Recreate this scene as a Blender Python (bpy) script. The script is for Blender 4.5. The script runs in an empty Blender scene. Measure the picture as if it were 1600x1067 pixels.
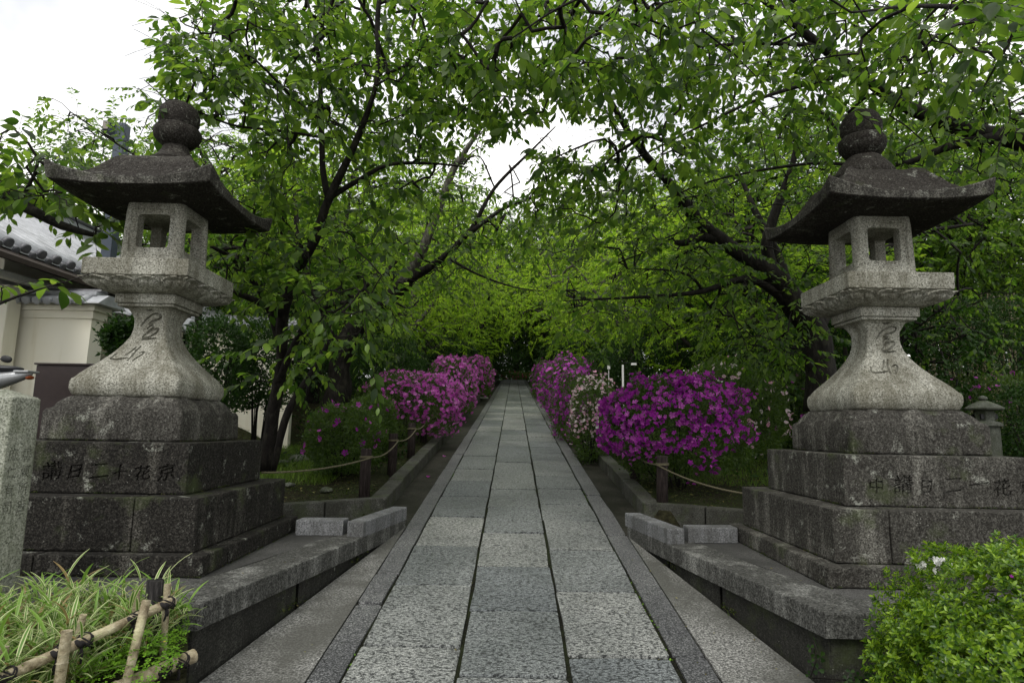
import bpy, bmesh, math, random
import numpy as np
from mathutils import Vector, Matrix, noise

random.seed(7); np.random.seed(7)
RNG = np.random.default_rng(11)
scene = bpy.context.scene
COL = scene.collection
# ------------------------------------------------------------------ camera
F, PITCH, ROLL, YAW, EYE = 962.675, .1418, .0172, -.0037, 1.5
def ray(px, py):
    a, b = px - 800, py - 533.5
    c, s = math.cos(ROLL), math.sin(ROLL)
    u = c*a + s*b; v = -s*a + c*b
    U = -v/F; X = u/F
    c, s = math.cos(PITCH), math.sin(PITCH)
    Y = c - s*U; Z = s + c*U
    c, s = math.cos(YAW), math.sin(YAW)
    return np.array([c*X + s*Y, -s*X + c*Y, Z])
def at(px, py, Y):
    r = ray(px, py); r = r*(Y/r[1]); r[2] += EYE; return r
def pl(px, py, z0=0., s=.11):
    r = ray(px, py); t = (z0 - EYE)/(r[2] - s*r[1]); r = r*t; r[2] += EYE; return r
def proj(P):
    P = np.atleast_2d(P).astype(float)
    X, Y, Z = P[:, 0], P[:, 1], P[:, 2] - EYE
    c, s = math.cos(YAW), math.sin(YAW); X, Y = c*X - s*Y, s*X + c*Y
    c, s = math.cos(PITCH), math.sin(PITCH)
    D = c*Y + s*Z; U = -s*Y + c*Z
    Dc = np.where(D < .05, .05, D)
    u = X/Dc*F; v = -U/Dc*F
    c, s = math.cos(ROLL), math.sin(ROLL)
    return 800 + c*u - s*v, 533.5 + s*u + c*v, D
cd = bpy.data.cameras.new('camera'); cam = bpy.data.objects.new('camera', cd); COL.objects.link(cam)
cr, sr = math.cos(ROLL), math.sin(ROLL); cp, sp = math.cos(PITCH), math.sin(PITCH); cy, sy = math.cos(YAW), math.sin(YAW)
def w(x, y, z): return Vector((cy*x + sy*y, -sy*x + cy*y, z))
Xc = w(cr, -sp*sr, cp*sr); Yc = w(-sr, -sp*cr, cp*cr); Zc = Xc.cross(Yc)
m = Matrix((Xc, Yc, Zc)).transposed().to_4x4(); m.translation = (0, 0, EYE)
cam.matrix_world = m
cd.lens = 36*F/1600; cd.sensor_width = 36; cd.clip_start = .05; cd.clip_end = 1500
scene.camera = cam
# ------------------------------------------------------------------ sky, sun, exposure
SUN_EL, SUN_AZ = math.radians(52), math.radians(200)      # azimuth clockwise from +Y
wd = bpy.data.worlds.new('World'); scene.world = wd; wd.use_nodes = True
nt = wd.node_tree; nt.nodes.clear()
out = nt.nodes.new('ShaderNodeOutputWorld'); bg = nt.nodes.new('ShaderNodeBackground')
sky = nt.nodes.new('ShaderNodeTexSky'); sky.sky_type = 'NISHITA'; sky.sun_disc = False
sky.sun_elevation = SUN_EL; sky.sun_rotation = SUN_AZ; sky.dust_density = 3
tc = nt.nodes.new('ShaderNodeTexCoord')
nz = nt.nodes.new('ShaderNodeTexNoise'); nz.inputs['Scale'].default_value = 3.4; nz.inputs['Detail'].default_value = 5
rp = nt.nodes.new('ShaderNodeValToRGB')
rp.color_ramp.elements[0].position = .4; rp.color_ramp.elements[0].color = (8.9, 9.1, 9.5, 1)
rp.color_ramp.elements[1].position = .66; rp.color_ramp.elements[1].color = (18.6, 18.4, 17.8, 1)
mx = nt.nodes.new('ShaderNodeMix'); mx.data_type = 'RGBA'; mx.inputs['Factor'].default_value = .93
L = nt.links.new
L(tc.outputs['Generated'], nz.inputs['Vector']); L(nz.outputs['Fac'], rp.inputs['Fac'])
L(sky.outputs['Color'], mx.inputs['A']); L(rp.outputs['Color'], mx.inputs['B'])
L(mx.outputs['Result'], bg.inputs['Color']); bg.inputs['Strength'].default_value = .104
L(bg.outputs['Background'], out.inputs['Surface'])
sd = bpy.data.lights.new('sun', 'SUN'); sd.energy = 1.7; sd.angle = math.radians(25); sd.color = (1, .97, .92)
sun = bpy.data.objects.new('sun', sd); COL.objects.link(sun)
dv = Vector((math.sin(SUN_AZ)*math.cos(SUN_EL), math.cos(SUN_AZ)*math.cos(SUN_EL), math.sin(SUN_EL)))
sun.rotation_euler = dv.to_track_quat('Z', 'Y').to_euler(); sun.location = (0, -5, 20)
scene.view_settings.view_transform = 'Standard'; scene.view_settings.look = 'None'
scene.view_settings.exposure = 0; scene.view_settings.gamma = 1; scene.view_settings.use_curve_mapping = False
scene.render.engine = 'CYCLES'
scene.cycles.max_bounces = 5; scene.cycles.diffuse_bounces = 2; scene.cycles.transparent_max_bounces = 4
scene.cycles.glossy_bounces = 2; scene.cycles.transmission_bounces = 4

# ------------------------------------------------------------------ material helpers
def newmat(name):
    m = bpy.data.materials.new(name); m.use_nodes = True
    n = m.node_tree; n.nodes.clear()
    o = n.nodes.new('ShaderNodeOutputMaterial'); b = n.nodes.new('ShaderNodeBsdfPrincipled')
    n.links.new(b.outputs['BSDF'], o.inputs['Surface'])
    return m, n, b, o
def node(n, t, **k):
    x = n.nodes.new(t)
    for a, v in k.items():
        if a in x.inputs: x.inputs[a].default_value = v
        else: setattr(x, a, v)
    return x
def ramp(n, src, stops):
    r = n.nodes.new('ShaderNodeValToRGB'); e = r.color_ramp.elements
    while len(e) < len(stops): e.new(.5)
    for i, (p, c) in enumerate(stops):
        e[i].position = p; e[i].color = (*c, 1) if len(c) == 3 else c
    n.links.new(src, r.inputs['Fac']); return r.outputs['Color']
def mixc(n, fac, a, b, mode='MIX'):
    x = n.nodes.new('ShaderNodeMix'); x.data_type = 'RGBA'; x.blend_type = mode
    for sck, v in (('Factor', fac), ('A', a), ('B', b)):
        if isinstance(v, bpy.types.NodeSocket): n.links.new(v, x.inputs[sck])
        elif isinstance(v, (int, float)): x.inputs[sck].default_value = v
        else: x.inputs[sck].default_value = (*v, 1)
    return x.outputs['Result']
def coords(n, scale=(1, 1, 1), kind='Object', loc=None):
    t = n.nodes.new('ShaderNodeTexCoord'); mp = n.nodes.new('ShaderNodeMapping')
    mp.inputs['Scale'].default_value = scale
    if kind == 'World':
        g = n.nodes.new('ShaderNodeNewGeometry'); n.links.new(g.outputs['Position'], mp.inputs['Vector'])
    else: n.links.new(t.outputs[kind], mp.inputs['Vector'])
    return mp.outputs['Vector']
def noi(n, vec, scale, detail=4, rough=.55):
    x = n.nodes.new('ShaderNodeTexNoise'); n.links.new(vec, x.inputs['Vector'])
    x.inputs['Scale'].default_value = scale; x.inputs['Detail'].default_value = detail; x.inputs['Roughness'].default_value = rough
    return x.outputs['Fac']
def vor(n, vec, scale, feat='F1', out='Distance'):
    x = n.nodes.new('ShaderNodeTexVoronoi'); n.links.new(vec, x.inputs['Vector']); x.feature = feat
    x.inputs['Scale'].default_value = scale; return x.outputs[out]
def bump(n, b, h, strength=.4, dist=.01, prev=None):
    x = n.nodes.new('ShaderNodeBump'); x.inputs['Strength'].default_value = strength; x.inputs['Distance'].default_value = dist
    n.links.new(h, x.inputs['Height'])
    if prev: n.links.new(prev, x.inputs['Normal'])
    n.links.new(x.outputs['Normal'], b.inputs['Normal']); return x.outputs['Normal']
def island(n):
    g = n.nodes.new('ShaderNodeNewGeometry'); return g.outputs['Random Per Island']
def addrand(n):
    """per-island plus per-object random value"""
    g = n.nodes.new('ShaderNodeNewGeometry'); o = n.nodes.new('ShaderNodeObjectInfo')
    a = node(n, 'ShaderNodeMath', operation='ADD'); n.links.new(g.outputs['Random Per Island'], a.inputs[0]); n.links.new(o.outputs['Random'], a.inputs[1])
    f = node(n, 'ShaderNodeMath', operation='FRACT'); n.links.new(a.outputs[0], f.inputs[0]); return f.outputs[0]

def granite(name, base, dark, light, stain, stain_amt, lichen=0., rough=.85, moss=0., streak=True, tint=None, pit=.5):
    m, n, b, o = newmat(name)
    v = coords(n, kind='World')
    sp_ = noi(n, v, 105, 2, .7)
    c = ramp(n, sp_, [(.38, dark), (.47, base), (.55, base), (.63, light)])
    c = mixc(n, .5, c, ramp(n, vor(n, v, 150, out='Color'), [(.2, dark), (.5, base), (.85, light)]))
    if stain_amt > 0:
        vs = coords(n, (3.2, 3.2, .55) if streak else (1.5, 1.5, 1.5), kind='World')
        s1 = noi(n, vs, 1.7, 7, .72)
        lo = .62 - .45*stain_amt
        f = ramp(n, s1, [(max(lo - .08, 0), (0, 0, 0)), (lo + .16, (1, 1, 1))])
        inv = node(n, 'ShaderNodeMath', operation='MULTIPLY'); n.links.new(f, inv.inputs[0]); inv.inputs[1].default_value = min(1., .6 + .45*stain_amt)
        fine = noi(n, v, 60, 3, .6)
        mlt = node(n, 'ShaderNodeMath', operation='MULTIPLY'); n.links.new(inv.outputs[0], mlt.inputs[0])
        n.links.new(ramp(n, fine, [(.36, (1, 1, 1)), (.7, (.72, .72, .72))]), mlt.inputs[1])
        c = mixc(n, mlt.outputs[0], c, stain)
    if lichen > 0:
        l1 = noi(n, v, 9, 6, .7)
        f = ramp(n, l1, [(.68 - .16*lichen, (0, 0, 0)), (.74 - .12*lichen, (.75, .75, .75))])
        sp2 = noi(n, v, 120, 2)
        f2 = node(n, 'ShaderNodeMath', operation='MULTIPLY'); n.links.new(f, f2.inputs[0]); n.links.new(ramp(n, sp2, [(.42, (0, 0, 0)), (.55, (1, 1, 1))]), f2.inputs[1])
        c = mixc(n, f2.outputs[0], c, (.36, .37, .32))
        # isolated pale dots
        d = vor(n, v, 34); n3 = ramp(n, d, [(.05, (1, 1, 1)), (.1, (0, 0, 0))])
        f3 = node(n, 'ShaderNodeMath', operation='MULTIPLY'); n.links.new(n3, f3.inputs[0]); n.links.new(ramp(n, noi(n, v, 5, 2), [(.5, (0, 0, 0)), (.62, (1, 1, 1))]), f3.inputs[1])
        c = mixc(n, f3.outputs[0], c, (.42, .42, .38))
    if moss > 0:
        g = noi(n, v, 4, 5, .65)
        c = mixc(n, ramp(n, g, [(.62 - .25*moss, (0, 0, 0)), (.8 - .25*moss, (.6, .6, .6))]), c, (.065, .085, .03))
    if tint: c = mixc(n, .35, c, tint)
    n.links.new(c, b.inputs['Base Color']); b.inputs['Roughness'].default_value = rough
    b.inputs['Specular IOR Level'].default_value = .14
    p = bump(n, b, noi(n, v, 120, 3, .7), pit, .004)
    bump(n, b, noi(n, v, 14, 4, .6), .35, .012, p)
    return m

M = {}
M['granite_clean'] = granite('pale granite', (.38, .375, .32), (.03, .03, .026), (.66, .65, .57), (.085, .078, .05), .42, 0.1)
M['granite_roof'] = granite('weathered roof granite', (.085, .078, .066), (.01, .009, .008), (.32, .31, .27), (.013, .0105, .009), .76, .6, moss=.12, streak=False)
M['granite_dark'] = granite('dark plinth granite', (.07, .065, .054), (.008, .0075, .006), (.28, .265, .23), (.0055, .005, .0045), .72, .55, moss=.22)  # near-black stain over dark speckled granite
M['granite_mid'] = granite('stained plinth granite', (.17, .163, .14), (.016, .015, .013), (.44, .43, .38), (.011, .0095, .008), .66, .55, moss=.2)
M['granite_edge'] = granite('terrace granite', (.25, .252, .235), (.035, .035, .032), (.52, .52, .48), (.012, .012, .01), .62, .2)
M['granite_wall'] = granite('terrace wall granite', (.05, .05, .044), (.01, .01, .009), (.14, .14, .12), (.02, .02, .017), .6, .2, moss=.35)
M['granite_new'] = granite('fresh grey granite', (.2, .205, .21), (.06, .06, .063), (.38, .39, .4), (.06, .06, .055), .4, .1)
M['kerb'] = granite('mossy kerb stone', (.12, .12, .105), (.04, .04, .035), (.22, .22, .2), (.03, .03, .022), .5, .2, moss=.45, streak=False)
M['post_stone'] = granite('green tinged granite post', (.32, .33, .27), (.06, .065, .05), (.52, .53, .46), (.07, .08, .045), .35, .2, moss=.2)
M['old_stone'] = granite('old mossy stone', (.16, .17, .15), (.05, .05, .04), (.28, .29, .25), (.04, .045, .03), .5, .2, moss=.5, streak=False)

def mat_slab():
    m, n, b, o = newmat('chiselled paving granite')
    v = coords(n, kind='World'); oi = n.nodes.new('ShaderNodeObjectInfo')
    sp_ = noi(n, v, 130, 3, .7)
    c = ramp(n, sp_, [(.36, (.11, .113, .112)), (.5, (.29, .295, .285)), (.64, (.54, .54, .51))])
    vs = coords(n, (30, 58, 30), kind='World')
    pits = noi(n, vs, 1.5, 5, .7)
    f = ramp(n, pits, [(.44, (1, 1, 1)), (.49, (0, 0, 0))])
    fm = node(n, 'ShaderNodeMath', operation='MULTIPLY'); n.links.new(f, fm.inputs[0]); fm.inputs[1].default_value = .95
    c = mixc(n, fm.outputs[0], c, (.025, .027, .027))
    tone = ramp(n, oi.outputs['Random'], [(0, (.54, .58, .62)), (.5, (.74, .77, .78)), (1, (1.05, 1.05, 1.03))])
    c = mixc(n, 1., c, tone, 'MULTIPLY')
    big = ramp(n, noi(n, v, 1.1, 5, .6), [(.35, (.6, .62, .62)), (.65, (1.1, 1.1, 1.08))])
    c = mixc(n, 1., c, big, 'MULTIPLY')
    n.links.new(c, b.inputs['Base Color'])
    n.links.new(ramp(n, noi(n, v, 2.2, 4), [(.35, (.42, .42, .42)), (.65, (.66, .66, .66))]), b.inputs['Roughness'])
    p = bump(n, b, f, .55, -.006)
    p = bump(n, b, noi(n, v, 70, 4, .65), .4, .005, p)
    bump(n, b, noi(n, v, 7, 3), .3, .012, p)
    return m
M['slab'] = mat_slab()
def mat_border():
    m, n, b, o = newmat('dark border granite')
    v = coords(n, kind='World')
    c = ramp(n, noi(n, v, 110, 3, .75), [(.38, (.02, .021, .022)), (.5, (.085, .088, .09)), (.62, (.3, .3, .3))])
    c = mixc(n, ramp(n, noi(n, coords(n, (26, 50, 26), 'World'), 1.5, 5, .7), [(.42, (.8, .8, .8)), (.48, (0, 0, 0))]), c, (.025, .026, .028))
    c = mixc(n, 1., c, ramp(n, noi(n, v, 1.6, 4), [(.3, (.6, .6, .62)), (.7, (1.15, 1.15, 1.12))]), 'MULTIPLY')
    n.links.new(c, b.inputs['Base Color']); b.inputs['Roughness'].default_value = .55
    p = bump(n, b, noi(n, v, 90, 4, .7), .6, .006); bump(n, b, noi(n, coords(n, (20, 50, 20), 'World'), 1.2, 3), .4, .008, p)
    return m
M['border'] = mat_border()
def mat_speck(name, c0, c1, c2, scale, rough=.9, bmp=.4, patch=None, d=.004):
    m, n, b, o = newmat(name); v = coords(n, kind='World')
    c = ramp(n, noi(n, v, scale, 4, .7), [(.36, c0), (.5, c1), (.66, c2)])
    if patch: c = mixc(n, ramp(n, noi(n, v, patch[0], 5, .6), [(.42, (0, 0, 0)), (.6, (.85, .85, .85))]), c, patch[1])
    n.links.new(c, b.inputs['Base Color']); b.inputs['Roughness'].default_value = rough
    b.inputs['Specular IOR Level'].default_value = .12
    p = bump(n, b, noi(n, v, scale*.6, 4, .7), bmp, d); bump(n, b, noi(n, v, scale*.07, 3), bmp*.6, d*4, p)
    return m
M['apron'] = mat_speck('exposed aggregate concrete', (.035, .035, .033), (.17, .17, .16), (.46, .46, .43), 90, .85, .8, (1.6, (.08, .08, .07)))
M['gutter'] = mat_speck('dark gutter concrete', (.018, .018, .014), (.04, .038, .03), (.07, .066, .055), 60, .8, .4, (2.5, (.018, .02, .012)))  # dark, faintly speckled concrete
M['joint'] = mat_speck('mossy joint soil', (.004, .004, .003), (.01, .01, .007), (.02, .02, .011), 60, 1, .8, (2.5, (.02, .026, .01)), .01)
M['soil'] = mat_speck('mossy soil', (.015, .014, .009), (.03, .03, .014), (.05, .05, .025), 25, 1, .9, (2.2, (.035, .05, .012)), .02)
M['grass_ground'] = mat_speck('mossy ground', (.01, .009, .006), (.026, .023, .012), (.05, .046, .026), 16, 1, .9, (1., (.022, .03, .009)), .03)
M['terrace_floor'] = mat_speck('dark terrace paving', (.03, .03, .029), (.075, .074, .07), (.15, .148, .14), 140, .85, .5, (2, (.045, .045, .042)))
M['street'] = mat_speck('asphalt', (.03, .03, .03), (.05, .05, .05), (.08, .08, .08), 90, .9, .4)

def leafmat(name, cols, tcols, rough=.42, spec=.45, trans=.42, use_obj=True, veins=False):
    m, n, b, o = newmat(name)
    r = addrand(n) if use_obj else island(n)
    k = len(cols)
    c = ramp(n, r, [(i/(k-1), cols[i]) for i in range(k)])
    q = len(tcols); tcn = ramp(n, r, [(i/(q-1), tcols[i]) for i in range(q)])
    n.links.new(c, b.inputs['Base Color']); b.inputs['Roughness'].default_value = rough; b.inputs['Specular IOR Level'].default_value = spec
    t = n.nodes.new('ShaderNodeBsdfTranslucent'); n.links.new(tcn, t.inputs['Color'])
    mxs = n.nodes.new('ShaderNodeMixShader'); mxs.inputs[0].default_value = trans
    n.links.new(b.outputs['BSDF'], mxs.inputs[1]); n.links.new(t.outputs['BSDF'], mxs.inputs[2])
    n.links.new(mxs.outputs[0], o.inputs['Surface'])
    return m
G = lambda *c: [tuple(x) for x in c]
M['cherry_leaf'] = leafmat('cherry leaf', G((.011, .025, .006), (.03, .058, .011), (.07, .118, .02), (.032, .062, .012)),
                           G((.07, .17, .016), (.15, .31, .026), (.34, .54, .05), (.12, .26, .024)), .45, .28, .45)
M['young_leaf'] = leafmat('young bright leaf', G((.09, .17, .02), (.14, .23, .03), (.1, .19, .02)), G((.32, .52, .04), (.42, .62, .06), (.34, .55, .04)), .4, .4, .45)
M['maple_leaf'] = leafmat('maple leaf', G((.055, .105, .012), (.12, .2, .022), (.2, .3, .035), (.08, .14, .014)),
                          G((.2, .4, .02), (.36, .6, .035), (.56, .78, .06), (.26, .46, .025)), .55, .15, .52)
M['dark_leaf'] = leafmat('evergreen leaf', G((.01, .026, .006), (.018, .045, .008), (.03, .065, .011)), G((.03, .09, .008), (.05, .14, .01), (.07, .18, .014)), .5, .2, .25)
M['azalea_leaf'] = leafmat('azalea leaf', G((.016, .036, .007), (.032, .064, .01), (.06, .1, .015), (.03, .06, .01)), G((.1, .2, .015), (.15, .28, .02), (.2, .36, .03)), .5, .35, .3)
M['shrub_leaf'] = leafmat('glossy shrub leaf', G((.02, .06, .008), (.09, .18, .01), (.25, .38, .02), (.14, .25, .014), (.03, .08, .008)), G((.06, .18, .012), (.2, .4, .02), (.45, .66, .04), (.3, .5, .03), (.08, .22, .015)), .32, .5, .32)
M['clover_leaf'] = leafmat('clover leaf', G((.08, .19, .015), (.14, .3, .02), (.2, .38, .03)), G((.2, .4, .03), (.3, .5, .04), (.3, .5, .04)), .5, .3, .35)
M['moss_leaf'] = leafmat('ground cover leaf', G((.018, .03, .007), (.035, .055, .011), (.06, .075, .018), (.08, .065, .028)), G((.05, .1, .01), (.08, .15, .02), (.12, .18, .02)), .6, .2, .3)
M['grass_leaf'] = leafmat('grass blade', G((.06, .12, .012), (.11, .19, .018), (.15, .23, .03)), G((.1, .22, .02), (.16, .3, .03), (.2, .34, .04)), .5, .3, .35)
def mat_sasa():
    m, n, b, o = newmat('variegated bamboo grass blade')
    uv = n.nodes.new('ShaderNodeUVMap'); sep = n.nodes.new('ShaderNodeSeparateXYZ'); n.links.new(uv.outputs[0], sep.inputs[0])
    a = node(n, 'ShaderNodeMath', operation='ABSOLUTE'); n.links.new(sep.outputs[0], a.inputs[0])
    r = addrand(n)
    g = ramp(n, r, [(0, (.3, .22, .09)), (.06, (.28, .2, .08)), (.08, (.07, .17, .02)), (.5, (.13, .26, .03)), (1, (.2, .34, .05))])
    cr_ = ramp(n, r, [(0, (.38, .28, .12)), (.06, (.34, .25, .1)), (.08, (.55, .58, .28)), (.5, (.62, .64, .36)), (.7, (.26, .4, .08)), (1, (.12, .28, .03))])
    f = ramp(n, a.outputs[0], [(.45, (0, 0, 0)), (.6, (1, 1, 1))])
    c = mixc(n, f, g, cr_)
    n.links.new(c, b.inputs['Base Color']); b.inputs['Roughness'].default_value = .45
    t = n.nodes.new('ShaderNodeBsdfTranslucent'); n.links.new(c, t.inputs['Color'])
    s = n.nodes.new('ShaderNodeMixShader'); s.inputs[0].default_value = .35
    n.links.new(b.outputs[0], s.inputs[1]); n.links.new(t.outputs[0], s.inputs[2]); n.links.new(s.outputs[0], o.inputs['Surface'])
    return m
M['sasa'] = mat_sasa()
M['purple'] = leafmat('purple azalea petal', G((.22, .012, .24), (.34, .02, .35), (.46, .04, .44), (.62, .16, .58), (.28, .015, .26)), G((.4, .02, .4), (.5, .05, .5), (.55, .08, .5)), .55, .2, .35)
M['pink'] = leafmat('pink azalea petal', G((.46, .05, .4), (.6, .1, .52), (.76, .26, .68), (.52, .06, .44)), G((.6, .1, .5), (.7, .15, .6), (.7, .2, .6)), .55, .2, .35)
M['white_pink'] = leafmat('white and pink azalea petal', G((.8, .6, .66), (.82, .74, .76), (.7, .28, .45), (.8, .66, .7)), G((.8, .6, .66), (.8, .7, .7), (.7, .3, .5)), .6, .2, .35)
M['white_petal'] = leafmat('white petal', G((.8, .8, .78), (.75, .74, .72)), G((.8, .8, .78), (.75, .74, .72)), .6, .2, .35)
M['red'] = leafmat('crimson azalea petal', G((.4, .02, .12), (.5, .04, .2)), G((.4, .03, .15), (.5, .05, .2)), .6, .2, .3)
M['yellow_petal'] = leafmat('yellow petal', G((.75, .65, .03), (.8, .7, .05)), G((.7, .6, .05), (.7, .6, .05)), .6, .2, .3)
def mat_bark(name, c0, c1, c2, sc=(14, 14, 5), rings=True, wet=.75):
    m, n, b, o = newmat(name); v = coords(n, sc, 'World')
    f = noi(n, v, 1.6, 6, .7)
    c = ramp(n, f, [(.35, c0), (.52, c1), (.7, c2)])
    v2 = coords(n, kind='World')
    c = mixc(n, ramp(n, noi(n, v2, 6, 5), [(.58, (0, 0, 0)), (.72, (.55, .55, .55))]), c, (c2[0]*1.3, c2[1]*1.4, c2[2]*1.1))
    n.links.new(c, b.inputs['Base Color']); b.inputs['Roughness'].default_value = wet; b.inputs['Specular IOR Level'].default_value = .15
    p = bump(n, b, f, .8, .02); bump(n, b, noi(n, coords(n, (6, 6, 40), 'World'), 1.5, 3), .4, .01, p)
    return m
M['bark'] = mat_bark('dark cherry bark', (.005, .004, .0035), (.013, .011, .009), (.034, .031, .025))
M['bark_pale'] = mat_bark('pale grey bark', (.03, .028, .022), (.08, .075, .06), (.19, .19, .15))
M['post_wood'] = mat_bark('dark round timber', (.014, .01, .01), (.032, .024, .022), (.07, .055, .05), (30, 30, 4))
M['char_wood'] = mat_bark('charred timber', (.01, .009, .009), (.025, .023, .022), (.09, .085, .08), (60, 60, 5))
def simple(name, col, rough=.6, metal=0., nsc=20, var=.15, spec=.4):
    m, n, b, o = newmat(name); v = coords(n, kind='World')
    a = tuple(x*(1-var) for x in col); c = tuple(min(1, x*(1+var)) for x in col)
    n.links.new(ramp(n, noi(n, v, nsc, 5, .6), [(.3, a), (.7, c)]), b.inputs['Base Color'])
    b.inputs['Roughness'].default_value = rough; b.inputs['Metallic'].default_value = metal; b.inputs['Specular IOR Level'].default_value = spec
    bump(n, b, noi(n, v, nsc*3, 3), .15, .004); return m
M['bamboo'] = mat_bark('dried bamboo', (.16, .125, .075), (.34, .29, .19), (.5, .45, .33), (14, 14, 14), wet=.5)
M['twine'] = simple('black palm twine', (.012, .01, .01), .95, nsc=200)
M['rope'] = simple('pale hemp rope', (.13, .115, .07), .95, nsc=150, var=.35)
def mat_plaster():
    m, n, b, o = newmat('cream plaster'); v = coords(n, kind='World')
    c = ramp(n, noi(n, v, 1.3, 5), [(.3, (.82, .78, .63)), (.7, (.87, .84, .72))])
    st = noi(n, coords(n, (4, 4, .5), 'World'), 1.5, 5, .6)
    c = mixc(n, ramp(n, st, [(.55, (0, 0, 0)), (.75, (.4, .4, .4))]), c, (.55, .48, .3))
    n.links.new(c, b.inputs['Base Color']); b.inputs['Roughness'].default_value = .85
    bump(n, b, noi(n, v, 60, 3), .1, .003); return m
M['plaster'] = mat_plaster()
M['tile'] = simple('smoked silver roof tile', (.36, .37, .39), .4, .0, 6, .3, .6)  # base colour lightened to stand in for reflected sky
M['tile_dark'] = simple('dark tile end', (.1, .1, .11), .4, 0, 30, .3, .5)
M['soffit'] = simple('dark timber soffit', (.04, .028, .022), .7)
M['white_board'] = simple('white painted board', (.62, .62, .6), .5, var=.08)
M['sign_white'] = simple('white sign enamel', (.7, .7, .68), .4, var=.06)
M['brown_box'] = simple('dark brown painted metal', (.032, .02, .018), .45)
M['pole'] = simple('blue grey painted steel', (.06, .075, .1), .5)
M['pole_face'] = simple('pale lamp face', (.25, .22, .2), .5)
M['black'] = simple('black rubber', (.015, .015, .016), .5)
M['seat'] = simple('black vinyl seat', (.02, .021, .025), .35)
M['silver'] = simple('silver plastic fairing', (.45, .46, .47), .25, .3, var=.05)
M['lens'] = simple('orange lamp lens', (.35, .08, .02), .3)
M['glass'] = simple('mirror glass', (.3, .33, .36), .08, .9, var=.02)
M['litter'] = leafmat('fallen leaf', G((.12, .09, .03), (.2, .17, .05), (.09, .1, .03), (.3, .28, .12)), G((.1, .08, .02), (.15, .12, .03), (.1, .1, .03)), .7, .2, .15)

# ------------------------------------------------------------------ object helpers
def link(o, parent=None):
    COL.objects.link(o)
    if parent is not None: o.parent = parent
    return o
def tag(o, label=None, cat=None, group=None, kind=None):
    if label: o['label'] = label
    if cat: o['category'] = cat
    if group: o['group'] = group
    if kind: o['kind'] = kind
    return o
def empty(name, loc, label, cat, group=None, rz=0):
    o = bpy.data.objects.new(name, None); o.location = loc; o.rotation_euler = (0, 0, rz); o.empty_display_size = .2
    link(o); return tag(o, label, cat, group)
def world_of(p):
    m = p.matrix_basis.copy(); q = p.parent
    while q is not None: m = q.matrix_basis @ m; q = q.parent
    return m
def mobj(name, me, mat, parent=None, world=True):
    """mesh in world coordinates -> object, expressed in its parent's frame"""
    o = bpy.data.objects.new(name, me)
    if mat is not None and len(me.materials) == 0: me.materials.append(M[mat] if isinstance(mat, str) else mat)
    if parent is not None:
        o.parent = parent
        if world: o.matrix_basis = world_of(parent).inverted()
    COL.objects.link(o); return o
def mesh_np(name, V, Fc, smooth=False, uv=None):
    """V (n,3); Fc (m,k) constant-size faces"""
    me = bpy.data.meshes.new(name)
    V = np.ascontiguousarray(V, dtype=np.float32); Fc = np.ascontiguousarray(Fc, dtype=np.int32)
    k = Fc.shape[1]
    me.vertices.add(len(V)); me.vertices.foreach_set('co', V.ravel())
    me.loops.add(Fc.size); me.loops.foreach_set('vertex_index', Fc.ravel())
    me.polygons.add(len(Fc)); me.polygons.foreach_set('loop_start', np.arange(0, Fc.size, k, dtype=np.int32))
    if uv is not None:
        l = me.uv_layers.new(name='UVMap'); l.data.foreach_set('uv', np.ascontiguousarray(uv[Fc.ravel()], dtype=np.float32).ravel())
    me.update(calc_edges=True)
    if smooth: me.polygons.foreach_set('use_smooth', np.ones(len(Fc), dtype=bool))
    return me
def mesh_bm(name, bm, smooth=False):
    bmesh.ops.recalc_face_normals(bm, faces=bm.faces)
    me = bpy.data.meshes.new(name); bm.to_mesh(me); bm.free()
    if smooth:
        for p in me.polygons: p.use_smooth = True
    return me
def box_bm(x0, x1, y0, y1, z0, z1, bev=.006, seg=2, bm=None, cuts=0, rough=0., seed=0):
    b = bmesh.new()
    vs = [b.verts.new((x, y, z)) for z in (z0, z1) for y in (y0, y1) for x in (x0, x1)]
    for f in ((0, 2, 3, 1), (4, 5, 7, 6), (0, 1, 5, 4), (1, 3, 7, 5), (3, 2, 6, 7), (2, 0, 4, 6)): b.faces.new([vs[i] for i in f])
    if bev > 0: bmesh.ops.bevel(b, geom=b.edges[:], offset=bev, segments=seg, profile=.6, affect='EDGES')
    if cuts:
        long_ = [e for e in b.edges if e.calc_length() > .08]
        bmesh.ops.subdivide_edges(b, edges=long_, cuts=cuts, use_grid_fill=True)
    if rough > 0:
        for v in b.verts:
            p = v.co*7 + Vector((seed*3.1, seed*1.7, seed)); d = noise.noise_vector(p)*rough + noise.noise_vector(p*4)*rough*.4
            v.co += d
    if bm is None: return b
    me = bpy.data.meshes.new('t'); b.to_mesh(me); b.free(); bm.from_mesh(me); bpy.data.meshes.remove(me); return bm
def boxo(name, b, mat, parent=None, bev=.006, cuts=0, rough=0., seed=0, seg=2, rot=None):
    me = mesh_bm(name, box_bm(*b, bev=bev, cuts=cuts, rough=rough, seed=seed, seg=seg))
    if rot:  # rotate about z around the box centre
        c = Vector(((b[0]+b[1])/2, (b[2]+b[3])/2, 0)); me.transform(Matrix.Translation(c) @ Matrix.Rotation(rot, 4, 'Z') @ Matrix.Translation(-c))
    return mobj(name, me, mat, parent)
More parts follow.
